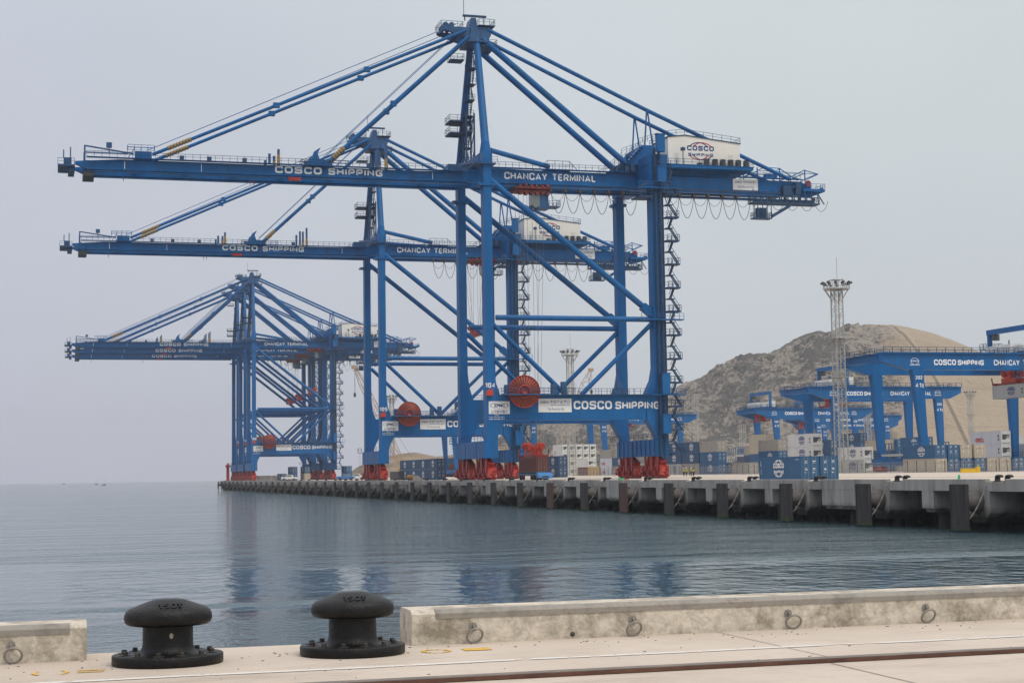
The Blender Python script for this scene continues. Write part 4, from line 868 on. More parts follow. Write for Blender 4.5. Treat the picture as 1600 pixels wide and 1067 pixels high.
def container(col, label, loc, L=12.19, H=2.9, kind='dry', mark=None, group='stacked shipping containers', detail=True):
    key = (col, L, H, kind, mark, detail)
    if key in _cc:
        return dup(_cc[key], loc, label, group=group)
    r = thing('shipping_container', label, 'container', loc, 0, group); W = 2.44
    cont_body(L, H, col, kind == 'reefer').build('body', CM[col], r)
    g = G()
    if kind == 'reefer':
        g.box(0.15, W-0.15, 0.03, 0.09, 0.16, H-0.14); u_ = g.build('machinery_end', CM['white'], r)
        a = G(); a.box(0.35, 2.1, 0.005, 0.028, 1.25, 2.1); a.box(0.35, 1.2, 0.005, 0.028, 0.95, 1.249); a.box(0.3, 2.15, 0.005, 0.028, 0.2, 0.3); a.build('cooling_unit', DGREY, u_)
        a = G(); a.box(1.45, 2.0, -0.004, 0.004, 1.35, 1.75); a.box(0.5, 0.75, 0.01, 0.027, 2.3, 2.5); a.box(1.6, 1.8, 0.01, 0.027, 2.35, 2.6); a.build('control_box', GREY, u_)
        a = G(); a.box(-0.012, 0.04, 0.9, 1.3, 1.5, 2.0); a.box(-0.012, 0.04, 0.9, 1.3, 0.8, 1.2); a.build('wall_marking', DGREY, r)
    else:
        for k in (0, 1):
            d_ = G(); x0 = 0.16+k*1.065; d_.box(x0, x0+1.055, 0.035, 0.085, 0.17, H-0.15)
            for zz in (0.55, 1.15, 1.75, 2.35): d_.box(x0+0.08, x0+0.97, 0.022, 0.034, zz-0.22, zz+0.2)
            do = d_.build('door', CM[col], r)
            if detail:
                b_ = G()
                for dx in (0.3, 0.75): b_.tube((x0+dx, 0.0, 0.1), (x0+dx, 0.0, H-0.08), 0.025, n=6); b_.box(x0+dx-0.06, x0+dx+0.06, -0.01, 0.03, 0.9, 1.0)
                b_.build('locking_bar', BARM, do)
                if mark:
                    t_ = G()
                    for j, (zz, w_) in enumerate(((2.25, 0.36), (2.05, 0.28), (1.35, 0.3), (1.2, 0.34), (0.85, 0.2))): t_.box(x0+0.36, x0+0.36+w_, 0.012, 0.021, zz, zz+0.09) if (j+k) % 2 else t_.text('22G1' if k else 'CSNU', (x0+0.36, 0.016, zz), w_, 0.1)
                    t_.build('lettering', LETTER, do)
    if mark == 'emblem':
        emblem(r, (-0.012, L*0.42, H*0.52), (0,-1,0), (0,0,1), 2.3, 1.9, LETTER if col in ('blue', 'navy') else BLETTER, LETTER if col in ('blue', 'navy') else BLETTER)
    elif mark == 'big':
        emblem(r, (-0.012, L*0.52, H*0.5), (0,-1,0), (0,0,1), 2.6, 2.3, LETTER, LETTER)
        t_ = G()
        for i, ch_ in enumerate('FBIU 4530'): t_.text(ch_, (-0.012, L-0.55, 2.25-i*0.2), 0.15, 0.15, (0,-1,0), (0,0,1)) if ch_ != ' ' else None
        t_.text('CSLU 611', (-0.012, 1.6, 2.45), 1.1, 0.13, (0,-1,0), (0,0,1)); t_.build('lettering', LETTER, r)
    elif mark == 'oocl':
        t_ = G(); t_.block('OOCL', (-0.012, L*0.83, 0.55), 3.4, 0.95, (0,-1,0), (0,0,1), 0.26); t_.build('lettering', RLETTER, r)
    elif mark == 'cosco':
        t_ = G(); t_.block('COSCO', (-0.012, L*0.8, 0.9), 7.0, 1.3, (0,-1,0), (0,0,1), 0.22); t_.build('lettering', BLETTER, r)
    elif mark == 'tag':
        t_ = G(); t_.text('OOCL', (-0.012, L*0.95, H-0.75), 1.3, 0.36, (0,-1,0), (0,0,1), 0.03); t_.text('OOCL', (0.85, 0.018, H-0.8), 0.75, 0.2, bold=0.03); t_.build('lettering', RLETTER, r)
    _cc[key] = r
    return r
LV = ['bottom', 'second', 'third', 'fourth']
def stack(where, x, d, levels, H=2.9, L=12.19, z0=YARD, xy=None):
    X, Y = xy if xy else X_at(x, d)
    for i, s_ in enumerate(levels):
        p = s_.split('/'); col = p[0]; kind = 'reefer' if 'r' in p[1:] else 'dry'; mark = next((q for q in p[1:] if q != 'r'), None)
        n = len(levels); lv = 'only' if n == 1 else 'topmost' if i == n-1 else LV[i]
        nm = {'reefer': 'refrigerated container', 'dry': 'container'}[kind]
        lb = f'{col} {nm}, {lv} {where}' if n > 1 else f'{col} {nm} {where}'
        container(col, lb, (X, Y, z0+i*(H+0.012)), L, H, kind, mark)
    return X, Y
# two blue boxes by the quay edge
X, Y = X_at(1252, 195)
container('blue', 'blue container with big white emblem on its long side near the quay kerb', (X, Y, DECK+0.02), 12.19, 2.9, 'dry', 'big', 'pair of blue containers near the kerb')
container('blue', 'blue container on the right of the pair near the quay kerb, only its doors showing', (X+2.62, Y+0.1, DECK+0.02), 12.19, 2.9, 'dry', 'emblem', 'pair of blue containers near the kerb')
# right-hand row seen end-on
X0, Y1 = X_at(1462.3, 305)
row = [(['cream/tag', 'blue/emblem'], 'left end'), (['blue/emblem', 'blue/emblem'], 'second from left'), (['blue/emblem', 'cream/tag'], 'third from left'), (['blue/emblem', 'cream/tag'], 'fourth from left'),
       (['cream/tag'], 'fifth, rust stained'), (['cream/tag'], 'sixth'), (['blue/emblem'], 'seventh'), (['blue/emblem'], 'eighth')]
for i, (lv, nm) in enumerate(row):
    stack(f'in the end-on row by the yellow barrier, {nm} stack', 0, 0, lv, 2.59, xy=(X0+i*2.83, Y1+0.15*(i % 3)))
stack('of the tall stack right of the end-on row', 1566, 350, ['stone', 'pale/r', 'pale/r/oocl'])
stack('in the stack at the right picture edge below the held box', 1613, 350, ['stone', 'pale/r/oocl'])
stack('in the stack furthest right behind the red lettered boxes', 1634, 395, ['stone', 'white/r', 'white/r/emblem'])
stack('beside the seaward legs of crane 202', 1350, 361, ['grey/r/emblem', 'white/r/emblem'])
stack('under the portal of crane 202', 1403, 435, ['stone', 'blue/emblem', 'blue/emblem']); stack('just left of the portal of crane 202', 1387, 436, ['blue', 'navy', 'cream/tag'])
stack('behind the left end of the end-on row', 1446, 405, ['stone', 'navy', 'blue/emblem'])
stack('in the tall stack behind the pair near the kerb', 1270, 350, ['white/r/emblem', 'white/r/emblem', 'white/r/emblem'])
stack('in the stack just left of the tall light mast', 1298, 425, ['blue', 'navy/emblem', 'navy/emblem']); stack('in the stack just right of the tall light mast', 1345, 480, ['blue', 'navy', 'blue/emblem', 'navy/emblem'])
stack('in the stack left of the white tall stack', 1217, 412, ['blue/emblem', 'blue/emblem', 'stone/tag']); stack('in the back stack left of the white tall stack', 1198, 478, ['blue', 'blue', 'cream', 'cream/tag'])
stack('in the stack with a dark lettered top box', 1176, 518, ['stone', 'brown', 'grey/cosco']); stack('in the narrow stack right of the dark lettered box', 1188, 505, ['grey', 'navy', 'stone/tag'])
stack('alone behind the fence left of the pair near the kerb', 1171, 405, ['stone/tag'])
X, Y = stack('in the stack near the four workers, first bay', 1122, 415, ['blue/emblem', 'blue/emblem', 'stone/tag'])
stack('behind the stack near the four workers, right of it', 0, 0, ['blue/emblem'], xy=(X+2.8, Y+3))
for i, (lv, nm) in enumerate(((['stone/tag', 'navy/emblem', 'navy/emblem'], 'second'), (['grey/emblem', 'navy/emblem', 'navy/emblem'], 'third'), (['stone', 'navy/emblem', 'navy/emblem'], 'fourth'))):
    stack(f'in the stack near the four workers, {nm} bay', 0, 0, lv, xy=(X, Y+12.75*(i+1)))
X, Y = stack('beside the landward legs of crane 104, first bay', 976, 535, ['stone/tag', 'navy/emblem', 'stone/tag'])
stack('beside the landward legs of crane 104, second bay', 0, 0, ['pale/oocl', 'pale/oocl', 'stone/tag'], xy=(X, Y+12.75)); stack('left of the red lettered white pair under crane 104', 0, 0, ['yellow/tag'], xy=(X-0.3, Y+25.6)); stack('behind the yellow box under crane 104', 0, 0, ['brown', 'white/r'], xy=(X, Y+38.5))
X, Y = X_at(879.5, 600)
for i in range(5): stack(f'in the end-on white row under crane 104, {["left end", "second", "third", "fourth", "right end"][i]} stack', 0, 0, ['white/r']*(4 if i < 4 else 4), xy=(X+2.72*i, Y), L=12.19)
stack('beside the hanging brown box under crane 104', 873, 425, ['navy/emblem', 'navy/emblem'], z0=DECK+0.1)
X, Y = X_at(683, 437)
for i in range(4): stack(f'in the blue block between cranes 105 and 104, {["nearest", "second", "third", "farthest"][i]} bay', 0, 0, ['navy/emblem', 'navy/emblem'], z0=DECK+0.02, xy=(X, Y+12.4*i))
stack('standing alone behind the wheels of crane 105', 622, 478, ['dark grey'], H=2.59, L=12.19, z0=DECK+0.02)
stack('behind the seaward legs of crane 104', 711, 650, ['navy', 'brown', 'blue'], 2.59); stack('behind the seaward legs of crane 104, landward column', 717, 652, ['brown', 'brown'], 2.59)
stack('low under the far trio of cranes', 439, 690, ['navy/emblem'], z0=DECK+0.02); stack('in the left stack under the far trio of cranes', 456, 690, ['navy/emblem', 'navy/emblem'], z0=DECK+0.02); stack('in the right stack under the far trio of cranes', 476, 690, ['cream', 'navy/emblem'], z0=DECK+0.02); stack('landward of the far trio of cranes', 541, 690, ['navy/emblem', 'blue/emblem'], z0=DECK+0.02)
# the brown box in the air under crane 104
hb = container('brown', 'brown container held by the red spreader just above the blue truck', (78+11.6-1.22, 300.4-6.1, DECK+1.62), 12.19, 2.78, 'dry', None, 'containers hung on spreaders')

def flat_rack(label, loc):
    r = thing('flat_rack', label, 'flat rack', loc, 0, 'empty blue flat racks'); g = G(); g.box(0, 2.44, 0, 12.19, 0, 0.45); g.build('base', CM['grey'], r)
    for y in (0.05, 11.9):
        g = G()
        for x in (0.05, 0.85, 1.6, 2.25): g.box(x, x+0.14, y, y+0.2, 0.451, 2.6)
        g.box(0.05, 2.39, y+0.02, y+0.18, 2.601, 2.75); g.box(0.05, 2.39, y+0.03, y+0.17, 1.5, 1.6); g.build('end_frame', CM['blue'], r)
    g = G()
    for i in range(1, 9): g.box(0.05, 0.15, 1.3*i, 1.3*i+0.12, 0.451, 2.2); g.box(2.29, 2.39, 1.3*i, 1.3*i+0.12, 0.451, 2.2)
    g.build('stanchion', CM['blue'], r); return r
X, Y = X_at(1150, 440); flat_rack('blue flat rack with stanchions, upper of two beside the cream topped stack', (X, Y, YARD+2.95*1.6)); flat_rack('blue flat rack with stanchions, lower of two beside the cream topped stack', (X, Y, YARD+1.9))
container('white', 'white container under the two blue flat racks', (X, Y, YARD-1.0), 12.19, 2.88)
for i in range(2): flat_rack(f'empty blue flat rack on the end-on row, {["left", "right"][i]} one', (X0+3.0+i*6.2, Y1+14, YARD+5.3-2.0))

# ------------------------------------------------------------------ yard gantry cranes (local: x along the girders from the near seaward leg, y from near frame to far frame)
def make_armg():
    A = thing('yard_crane', '', 'crane', (0,0,0), 0, 'blue yard gantry cranes on rails')
    YS = 17.0
    for y in (0, YS):
        o_ = -0.5 if y == 0 else 0.5
        for x, tx in ((0, -1.0), (32.8, 32.4)):
            g = G(); 
            vs = [(x-0.62,y+o_-0.9,2.9),(x+0.62,y+o_-0.9,2.9),(x+0.62,y+o_+0.3,2.9),(x-0.62,y+o_+0.3,2.9),(tx-1.25,y-1.0,20.9),(tx+1.25,y-1.0,20.9),(tx+1.25,y+0.5,20.9),(tx-1.25,y+0.5,20.9)]
            if x > 0: vs = [(a+ (0.0), b_, c) for a, b_, c in vs]
            g.add(vs, [(0,3,2,1),(4,5,6,7),(0,1,5,4),(1,2,6,5),(2,3,7,6),(3,0,4,7)]); g.build('leg', BLUE, A)
        g = G(); g.prism([(-9,22.6),(-3.5,20.9),(36.0,20.9),(39.8,22.6),(39.8,24.2),(-9,24.2)], y-0.95, y+0.95); g.box(-9.1, 39.9, y-1.5, y+1.5, 24.21, 24.45); gi = g.build('girder', BLUE, A)
        yy = y-1.45 if y == 0 else y+1.45
        g = G(); g.rail((-9,yy,24.45), (39.8,yy,24.45), h=1.0, step=2.0, t=0.1); g.rail((-9,yy+(2.9 if y == 0 else -2.9),24.45), (39.8,yy+(2.9 if y == 0 else -2.9),24.45), h=0.7, step=3.0, t=0.08); g.build('railing', RAILM, gi)
        g = G()
        if y == 0:
            g.block('COSCO', (2.8,-0.965,21.85), 5.0, 1.15, wt=0.22); g.block('SHIPPING', (8.3,-0.965,21.85), 6.0, 1.08, wt=0.22); g.block('CHANCAY', (16.8,-0.965,21.85), 6.0, 1.15, wt=0.16); g.block('TERMINAL', (23.7,-0.965,21.85), 6.2, 1.15, wt=0.16)
            for x in (-1.9, 31.8):
                g.text('COSCO', (x-0.6,-0.965,22.5), 1.7, 0.32, bold=0.03); g.text('SHIPPING', (x-0.9,-0.965,21.75), 2.3, 0.26, bold=0.03)
                for i in range(20):
                    t0, t1 = 2*math.pi*i/20, 2*math.pi*(i+1)/20
                    g.add([(x+0.25+0.95*k*math.cos(t_), -0.965, 22.6+0.7*k*math.sin(t_)) for t_, k in ((t0,0.9),(t0,1),(t1,1),(t1,0.9))], [(0,1,2,3)])
            g.build('lettering', LETTER, gi)
    for x0, x1 in ((-9.2, -7.6), (38.4, 40.0)):
        g = G(); g.box(x0, x1, 0.95, YS-0.95, 22.7, 24.1); g.box(x0-0.6, x1+0.4, 0.9, YS-0.9, 24.12, 24.2); eb = g.build('end_beam', BLUE, A)
        g = G(); g.rail((x0-0.5,0.9,24.2), (x0-0.5,YS-0.9,24.2), step=2, t=0.1); g.build('railing', RAILM, eb)
    for x in (0, 32.8):
        g = G(); g.prism([(-3.2,1.9),(-2.4,1.3),(19.4,1.3),(20.2,1.9),(20.2,2.9),(-3.2,2.9)], x-0.8, x+0.8, 'x'); sb = g.build('sill_beam', BLUE, A)
        g = G(); g.rail((x-0.9,-3,2.9), (x-0.9,20,2.9)); g.build('railing', RAILM, sb)
        for y in (-0.6, 17.6):
            g = G(); g.prism([(y-2.6,0.35),(y+2.6,0.35),(y+2.4,0.9),(y+0.6,1.29),(y-0.6,1.29),(y-2.4,0.9)], x-0.55, x+0.55, 'x')
            for q in (-1.9, -0.7, 0.7, 1.9): g.tube((x-0.3,y+q,0.4), (x+0.3,y+q,0.4), 0.39, n=10)
            g.box(x-0.9, x-0.56, y-2, y-1.3, 0.6, 1.5); g.box(x-0.9, x-0.56, y+1.2, y+2, 0.6, 1.4); g.build('wheel_bogie', RED, A)
    return A
def armg_trolley(A, lx):
    g = G(); g.box(lx-3.2, lx+3.2, -0.4, 17.4, 24.46, 24.95); tr = g.build('trolley', DBLUE, A)
    g = G(); g.box(lx-2.6, lx+2.8, 5.0, 14.5, 24.951, 26.9); g.box(lx-2.2, lx+0.4, 1.4, 4.2, 24.951, 26.4); g.box(lx+1, lx+3, 1.0, 3.6, 24.951, 27.3); g.build('machinery_box', WHITE, tr)
    g = G(); g.rail((lx-3.1,-0.3,24.95), (lx-3.1,17.2,24.95), step=1.6); g.rail((lx-3.1,-0.3,24.95), (lx+3.1,-0.3,24.95), step=1.6)
    for i in range(5): g.tube((lx-2.2+i*1.1, 6+i*1.7, 26.9), (lx-2.2+i*1.1, 6+i*1.7, 27.8), 0.12, n=6)
    g.box(lx-1.4, lx+2.6, 16.0, 18.6, 26.6, 26.75); box_rail(g, lx-1.4, lx+2.6, 16.0, 18.6, 26.75, step=1.0); g.build('railing', RAILM, tr)
    g = G()
    for y in (-0.2, 17.2): g.beam((lx+0.3,y,24.95), (lx+0.3,y,29.8), 0.8)
    g.box(lx-0.2, lx+0.8, -0.7, 17.7, 29.801, 30.9); g.build('hoist_frame', BLUE, tr)
    g = G(); g.box(lx, lx+1.4, 15.0, 16.0, 28.5, 29.8); g.tube((lx+0.5,14.6,29), (lx+0.5,16.2,29), 0.5, n=10); g.build('frame_hoist', DGREY, tr)
    g = G(); g.beam((lx-4.6,0.0,21.5), (lx-4.6,0.0,19.8), 0.1); g.box(lx-5.4, lx-3.8, -0.9, 0.6, 19.4, 19.6); box_rail(g, lx-5.4, lx-3.8, -0.9, 0.6, 19.6, step=0.8); g.build('ladder_cage', RAILM, tr)
    return tr
ap = make_armg(); used = False
AR = [(1443, 327, '202', 27.3, 'blue yard crane marked 202 at the right edge, nearest of the yard cranes', 15.5, True),
      (1311, 457, '205', 3.0, 'blue yard crane marked 205 standing behind the tall light mast', 16.0, False),
      (1217, 610, '206', -3.2, 'blue yard crane with white trolley house and red spreader at its seaward overhang', 16.6, False),
      (1283, 700, '208', -3.5, 'blue yard crane half hidden below the girder of crane 206', 16.0, False),
      (1292, 790, '209', 8.0, 'farthest blue yard crane, lowest girder tip before the tan slope', None, False),
      (947, 650, '203', 12.5, 'blue yard crane seen through and right of the landward legs of crane 104', 16.4, False),
      (713, 640, '201', 4.0, 'blue yard crane behind crane 104, its far leg showing beside the cable reel side', None, False)]
for x, d, num, lx, lab, sz, held in AR:
    X, Y = X_at(x, d)
    a = ap if not used else dup(ap, (0,0,0)); used = True
    a.location = (X, Y, YARD); a['label'] = lab
for (x, d, num, lx, lab, sz, held), a in zip(AR, [o for o in bpy.data.objects if o.name.startswith('yard_crane')]):
    armg_trolley(a, lx)
    g = G()
    for bx, tx in ((0, -1.0), (32.8, 32.4)):
        for z, s_, w_, h_ in ((19.2, num, 1.5, 0.72), (17.5, '41t', 1.9, 0.95)):
            f_ = (20.9-z)/18; g.block(s_, (tx+(bx-tx)*f_-w_/2, -1.0-0.42*f_-0.05, z-0.3), w_, h_, wt=0.18)
    g.build('number', LETTER, a)
    if sz:
        X, Y, Z = a.location
        g = G()
        for dx in (-1.2, 1.2):
            for dy in (7.2, 9.8): g.tube((lx+dx, dy, 24.4), (lx+dx, dy, sz+5.4), 0.04, n=5, cap=False)
        g.build('hoist_rope', ROPE, a)
        s_ = make_spreader('spreader', {'202': 'red spreader gripping the grey container under crane 202', '205': 'red spreader hanging empty under crane 205', '206': 'red spreader hanging empty at the seaward overhang of crane 206', '208': 'small red spreader under the half hidden yard crane', '203': 'red spreader seen under the girder right of crane 104 legs'}[num], X+lx, Y+8.5, Z+sz+2.95)
        if held: container('grey', 'grey refrigerated container held in the air under crane 202', (X+lx-1.22, Y+8.5-6.1, Z+sz), 12.19, 2.9, 'reefer', 'emblem', 'containers hung on spreaders')

# ------------------------------------------------------------------ light masts and lattice towers
def lattice(g, w0, w1, z0, z1, step, r=0.1, br=0.05):
    n = max(1, int((z1-z0)/step))
    for sx in (-1, 1):
        for sy in (-1, 1): g.tube((sx*w0,sy*w0,z0), (sx*w1,sy*w1,z1), r, n=8)
    for i in range(n):
        za, zb = z0+(z1-z0)*i/n, z0+(z1-z0)*(i+1)/n; a, b_ = w0+(w1-w0)*i/n, w0+(w1-w0)*(i+1)/n; s_ = 1 if i % 2 else -1
        for t_ in (-1, 1):
            g.beam((-a*s_,t_*a,za), (b_*s_,t_*b_,zb), br); g.beam((t_*a,-a*s_,za), (t_*b_,b_*s_,zb), br)
            g.beam((-b_,t_*b_,zb), (b_,t_*b_,zb), br); g.beam((t_*b_,-b_,zb), (t_*b_,b_,zb), br)
    return g
def make_mast():
    m = thing('light_mast', '', 'light mast', (0,0,0), 0, 'lattice light masts in the yard')
    g = G(); lattice(g, 1.02, 0.88, 0, 39.0, 1.5, 0.15, 0.07)
    for k in range(60): g.box(-0.25, 0.25, -0.3, -0.24, 0.6+k*0.64, 0.65+k*0.64)
    g.beam((-0.28,-0.27,0.2), (-0.28,-0.27,39), 0.07); g.beam((0.28,-0.27,0.2), (0.28,-0.27,39), 0.07); g.build('lattice_column', GREY, m)
    g = G(); g.lathe([(1.3,38.6),(2.75,38.6),(2.75,38.8),(1.3,38.8)], 16); 
    for i in range(8):
        t0 = 2*math.pi*i/8; g.beam((1.0*math.cos(t0),1.0*math.sin(t0),36.2), (2.6*math.cos(t0),2.6*math.sin(t0),38.6), 0.14)
    g.ring((0,0,39.9), 2.75, 0.06, (1,0,0), (0,1,0), 20, 5); g.ring((0,0,39.3), 2.75, 0.05, (1,0,0), (0,1,0), 20, 5)
    for i in range(16): t0 = 2*math.pi*i/16; g.beam((2.75*math.cos(t0),2.75*math.sin(t0),38.8), (2.75*math.cos(t0),2.75*math.sin(t0),39.9), 0.07)
    g.box(-1.1, 1.1, -1.1, 1.1, 40.6, 40.7); 
    for sx in (-1, 1): g.beam((sx,-1,38.8), (sx,-1,41.0), 0.1); g.beam((sx,1,38.8), (sx,1,41.0), 0.1)
    g.tube((0.2,0,40.7), (0.2,0,45.6), 0.05, n=6); g.build('head_platform', GREY, m)
    for i in range(12):
        t0 = 2*math.pi*i/12; g = G(); c_, s_ = math.cos(t0), math.sin(t0); g.beam((2.5*c_,2.5*s_,39.7), (3.3*c_,3.3*s_,40.1), 0.5, 0.35); g.beam((2.2*c_,2.2*s_,39.5), (2.6*c_,2.6*s_,39.7), 0.1); g.build('floodlight', DGREY, m)
    for z, r_ in ((28.2, 1.95), (20.0, 1.75)):
        g = G(); g.lathe([(1.05,z),(r_,z),(r_,z+0.15),(1.05,z+0.15)], 14); g.ring((0,0,z+1.1), r_, 0.05, (1,0,0), (0,1,0), 18, 5)
        for i in range(10): t0 = 2*math.pi*i/10; g.beam((r_*math.cos(t0),r_*math.sin(t0),z+0.15), (r_*math.cos(t0),r_*math.sin(t0),z+1.1), 0.06)
        for i in range(6): t0 = 2*math.pi*i/6; g.beam((math.cos(t0),math.sin(t0),z-2.0), (r_*math.cos(t0),r_*math.sin(t0),z), 0.11)
        g.build('rest_platform', GREY, m)
    return m
ms = make_mast()
for i, (x, d, lab) in enumerate(((1316, 335, 'tall galvanised light mast nearest, right of the pair of blue boxes'), (893.5, 513, 'light mast standing inside the portal of crane 104'), (613, 785, 'light mast beside the cable reel of crane 105'),
                                 (1520, 831, 'light mast against the tan slope right of crane 205'), (1358, 690, 'light mast just left of crane 202, its head hidden by girders'))):
    X, Y = X_at(x, d); a = ms if i == 0 else dup(ms, (0,0,0)); a.location = (X, Y, YARD); a['label'] = lab
first = None
for x, d, hgt, lab in ((1089, 780, 38.5, 'plain lattice tower right of crane 104 before the rocky hill'), (1162, 720, 21.5, 'short lattice tower left of crane 206'), (875, 720, 22.5, 'short lattice tower seen under the portal of crane 104')):
    X, Y = X_at(x, d); r = thing('lattice_tower', lab, 'tower', (X, Y, YARD), 0, 'plain lattice towers in the yard')
    g = G(); lattice(g, 1.1, 1.0, 0, hgt, 2.2, 0.16, 0.09); g.build('column', GREY, r)
    g = G(); g.box(-2.0, 2.0, -0.12, 0.12, hgt-3.4, hgt-3.1); g.box(-1.2, 1.2, -1.2, 1.2, hgt, hgt+0.12); g.build('cross_arm', GREY, r)

# ------------------------------------------------------------------ mobile lattice boom cranes
BEIGE = mat('boom_beige', (0.40, 0.27, 0.17), 0.6, var=0.15); CRYEL = mat('crane_body_yellow', (0.45, 0.27, 0.05), 0.5)
def boom_crane(label, base, tip, wd, hook_z, loc_rz=0):
    bx, tp = Vector(base), Vector(tip); r = thing('crawler_crane', label, 'crane', (bx.x, bx.y, YARD), 0, 'lattice boom crawler cranes behind the yard')
    a = Vector((0,0,bx.z-YARD)); b_ = tp-Vector((bx.x,bx.y,YARD)); d = (b_-a).normalized(); u = d.cross(Vector((0,0,1))).normalized(); v = u.cross(d).normalized()
    g = G(); n = int((b_-a).length/1.8)
    def pt(i, su, sv): f_ = i/n; k = wd*min(1, 0.3+f_*6, 0.25+(1-f_)*5); return a.lerp(b_, f_)+u*k*su+v*k*sv
    for i in range(n):
        for su, sv in ((-1,-1),(1,-1),(1,1),(-1,1)): g.beam(pt(i,su,sv), pt(i+1,su,sv), 0.17)
        s_ = 1 if i % 2 else -1
        for sv in (-1, 1): g.beam(pt(i,-s_,sv), pt(i+1,s_,sv), 0.09)
        for su in (-1, 1): g.beam(pt(i,su,-s_), pt(i+1,su,s_), 0.09)
    g.build('lattice_boom', BEIGE, r)
    g = G(); hd = b_+Vector((d.x*0.8, d.y*0.8, 0.2)); g.box(hd.x-0.9, hd.x+0.9, hd.y-0.6, hd.y+0.6, hd.z-0.5, hd.z+0.7); g.build('boom_head', BEIGE, r)
    g = G(); g.tube((hd.x,hd.y,hd.z-0.4), (hd.x,hd.y,hook_z+0.9), 0.05, n=5); g.tube((hd.x+0.3,hd.y,hd.z-0.4), (hd.x+0.3,hd.y,hook_z+0.9), 0.05, n=5)
    back = Vector((-d.x*9, -d.y*9, 6.0)); g.tube(b_, back, 0.06, n=5); g.tube(back, Vector((-d.x*6,-d.y*6,3)), 0.12, n=6); g.build('pendant_rope', ROPE, r)
    g = G(); g.lathe([(0.1,-0.9),(0.45,-0.5),(0.45,0.6),(0.15,0.9)], 10, (hd.x+0.15, hd.y, hook_z)); g.build('hook_block', DGREY, r)
    g = G(); h2 = Vector((d.x, d.y, 0)).normalized(); s2 = Vector((-h2.y, h2.x, 0)); g.beam(h2*2+Vector((0,0,2.4)), h2*-6+Vector((0,0,2.4)), 3.0, 2.2); g.beam(h2*2.2+s2*1.9+Vector((0,0,2.5)), h2*0.2+s2*1.9+Vector((0,0,2.5)), 1.0, 1.9); g.build('cab_body', CRYEL, r)
    for sg in (-1, 1):
        g = G(); g.beam(h2*3.6+s2*sg*2.4+Vector((0,0,0.62)), h2*-3.6+s2*sg*2.4+Vector((0,0,0.62)), 1.1, 1.2); g.build('crawler_track', DGREY, r)
    return r
boom_crane('beige lattice boom crane leaning left between the far trio and crane 105', px(632, 734, 600), px(555, 575, 590), 1.1, (px(553, 617, 590)).z-YARD)
boom_crane('beige lattice boom crane leaning right, seen through the portal of crane 104', px(865, 730, 610), px(922, 579, 610), 1.5, (px(928, 612, 610)).z-YARD)

# ------------------------------------------------------------------ hills
def hill(name, pts, d0, d1, d2, s0, s1, m, amp, ns=260, nd=60, seed=0.0, base=-1.0):
    """ridge line pts: (s, z) along the view's right axis at distance d1; foot at d0"""
    pts = sorted(pts); g = G(); vs = []
    def rz(s):
        if s <= pts[0][0]: return pts[0][1]
        for (a, za), (b_, zb) in zip(pts, pts[1:]):
            if a <= s <= b_: t_ = (s-a)/(b_-a); return za+(zb-za)*t_
        return pts[-1][1]
    for j in range(nd+1):
        d = d0+(d2-d0)*j/nd
        for i in range(ns+1):
            s = s0+(s1-s0)*i/ns; k = (d-d0)/(d1-d0)
            k = max(0.0, min(1.0, k)) if d <= d1 else max(0, 1-(d-d1)/(d2-d1)*1.1)
            pr = math.sin(k*math.pi/2)**1.0
            q = Vector((s*0.018, d*0.018, seed)); am = amp(s, d) if callable(amp) else amp
            nzv = (noise.fractal(q, 1.0, 2.1, 6)*1.0+0.5*noise.ridged_multi_fractal(q*2.3, 0.9, 2.1, 4, 1.0, 2.0)-1.0)*am*min(1, k*3)
            env = 1.0 if d <= d1 else 1.0
            vs.append((s, d, base+(rz(s)-base)*pr+nzv*(1 if k < 0.93 else 0.45)))
    W_ = ns+1; fs = [(j*W_+i, j*W_+i+1, (j+1)*W_+i+1, (j+1)*W_+i) for j in range(nd) for i in range(ns)]
    g.add(vs, fs, False); o = g.build(name, m); o.rotation_euler = (0, 0, -YAW); return struct(o)
hm = bpy.data.materials.new('hillside'); t, b = nodes(hm); b.inputs['Roughness'].default_value = 0.95; b.inputs['Specular IOR Level'].default_value = 0.1
tcn = t.nodes.new('ShaderNodeTexCoord'); sp = t.nodes.new('ShaderNodeSeparateXYZ'); t.links.new(tcn.outputs['Object'], sp.inputs[0])
sx_, sd_, sz_ = sp.outputs[0], sp.outputs[1], sp.outputs[2]
HS, HR = 0.4, 1.0
n1 = nz_(0.035, 9, 0.72, (1, 0.6, 1.3)); n2 = nz_(0.16, 6, 0.7); n3 = nz_(0.35, 4, 0.7)
rock = mixc(ramp(math_n('ADD', math_n('MULTIPLY', n1, 0.5), math_n('ADD', math_n('MULTIPLY', n2, 0.3), math_n('MULTIPLY', n3, 0.2))), 0.468, 0.518, 0, 1), (0.35, 0.305, 0.255), (0.125, 0.12, 0.113))
rock = mixc(ramp(n3, 0.5, 0.62, 0, 0.65), rock, (0.065, 0.06, 0.056)); rock = mixc(ramp(nz_(0.9, 3, 0.6), 0.56, 0.66, 0, 0.55), rock, (0.34, 0.30, 0.26))
sand = mixc(ramp(nz_(0.02, 8, 0.6, (1, 1, 3)), 0.35, 0.65, 0, 1), (0.40, 0.315, 0.225), (0.46, 0.37, 0.27)); sand = mixc(ramp(nz_(0.2, 8, 0.75), 0.5, 0.7, 0, 0.35), sand, (0.26, 0.205, 0.15))
band = math_n('FRACT', math_n('DIVIDE', math_n('ADD', sz_, 1.5), 24.0), 0); line = ramp(band, 0.0, 0.05, 0.45, 0.0); sand = mixc(line, sand, (0.27, 0.215, 0.16))
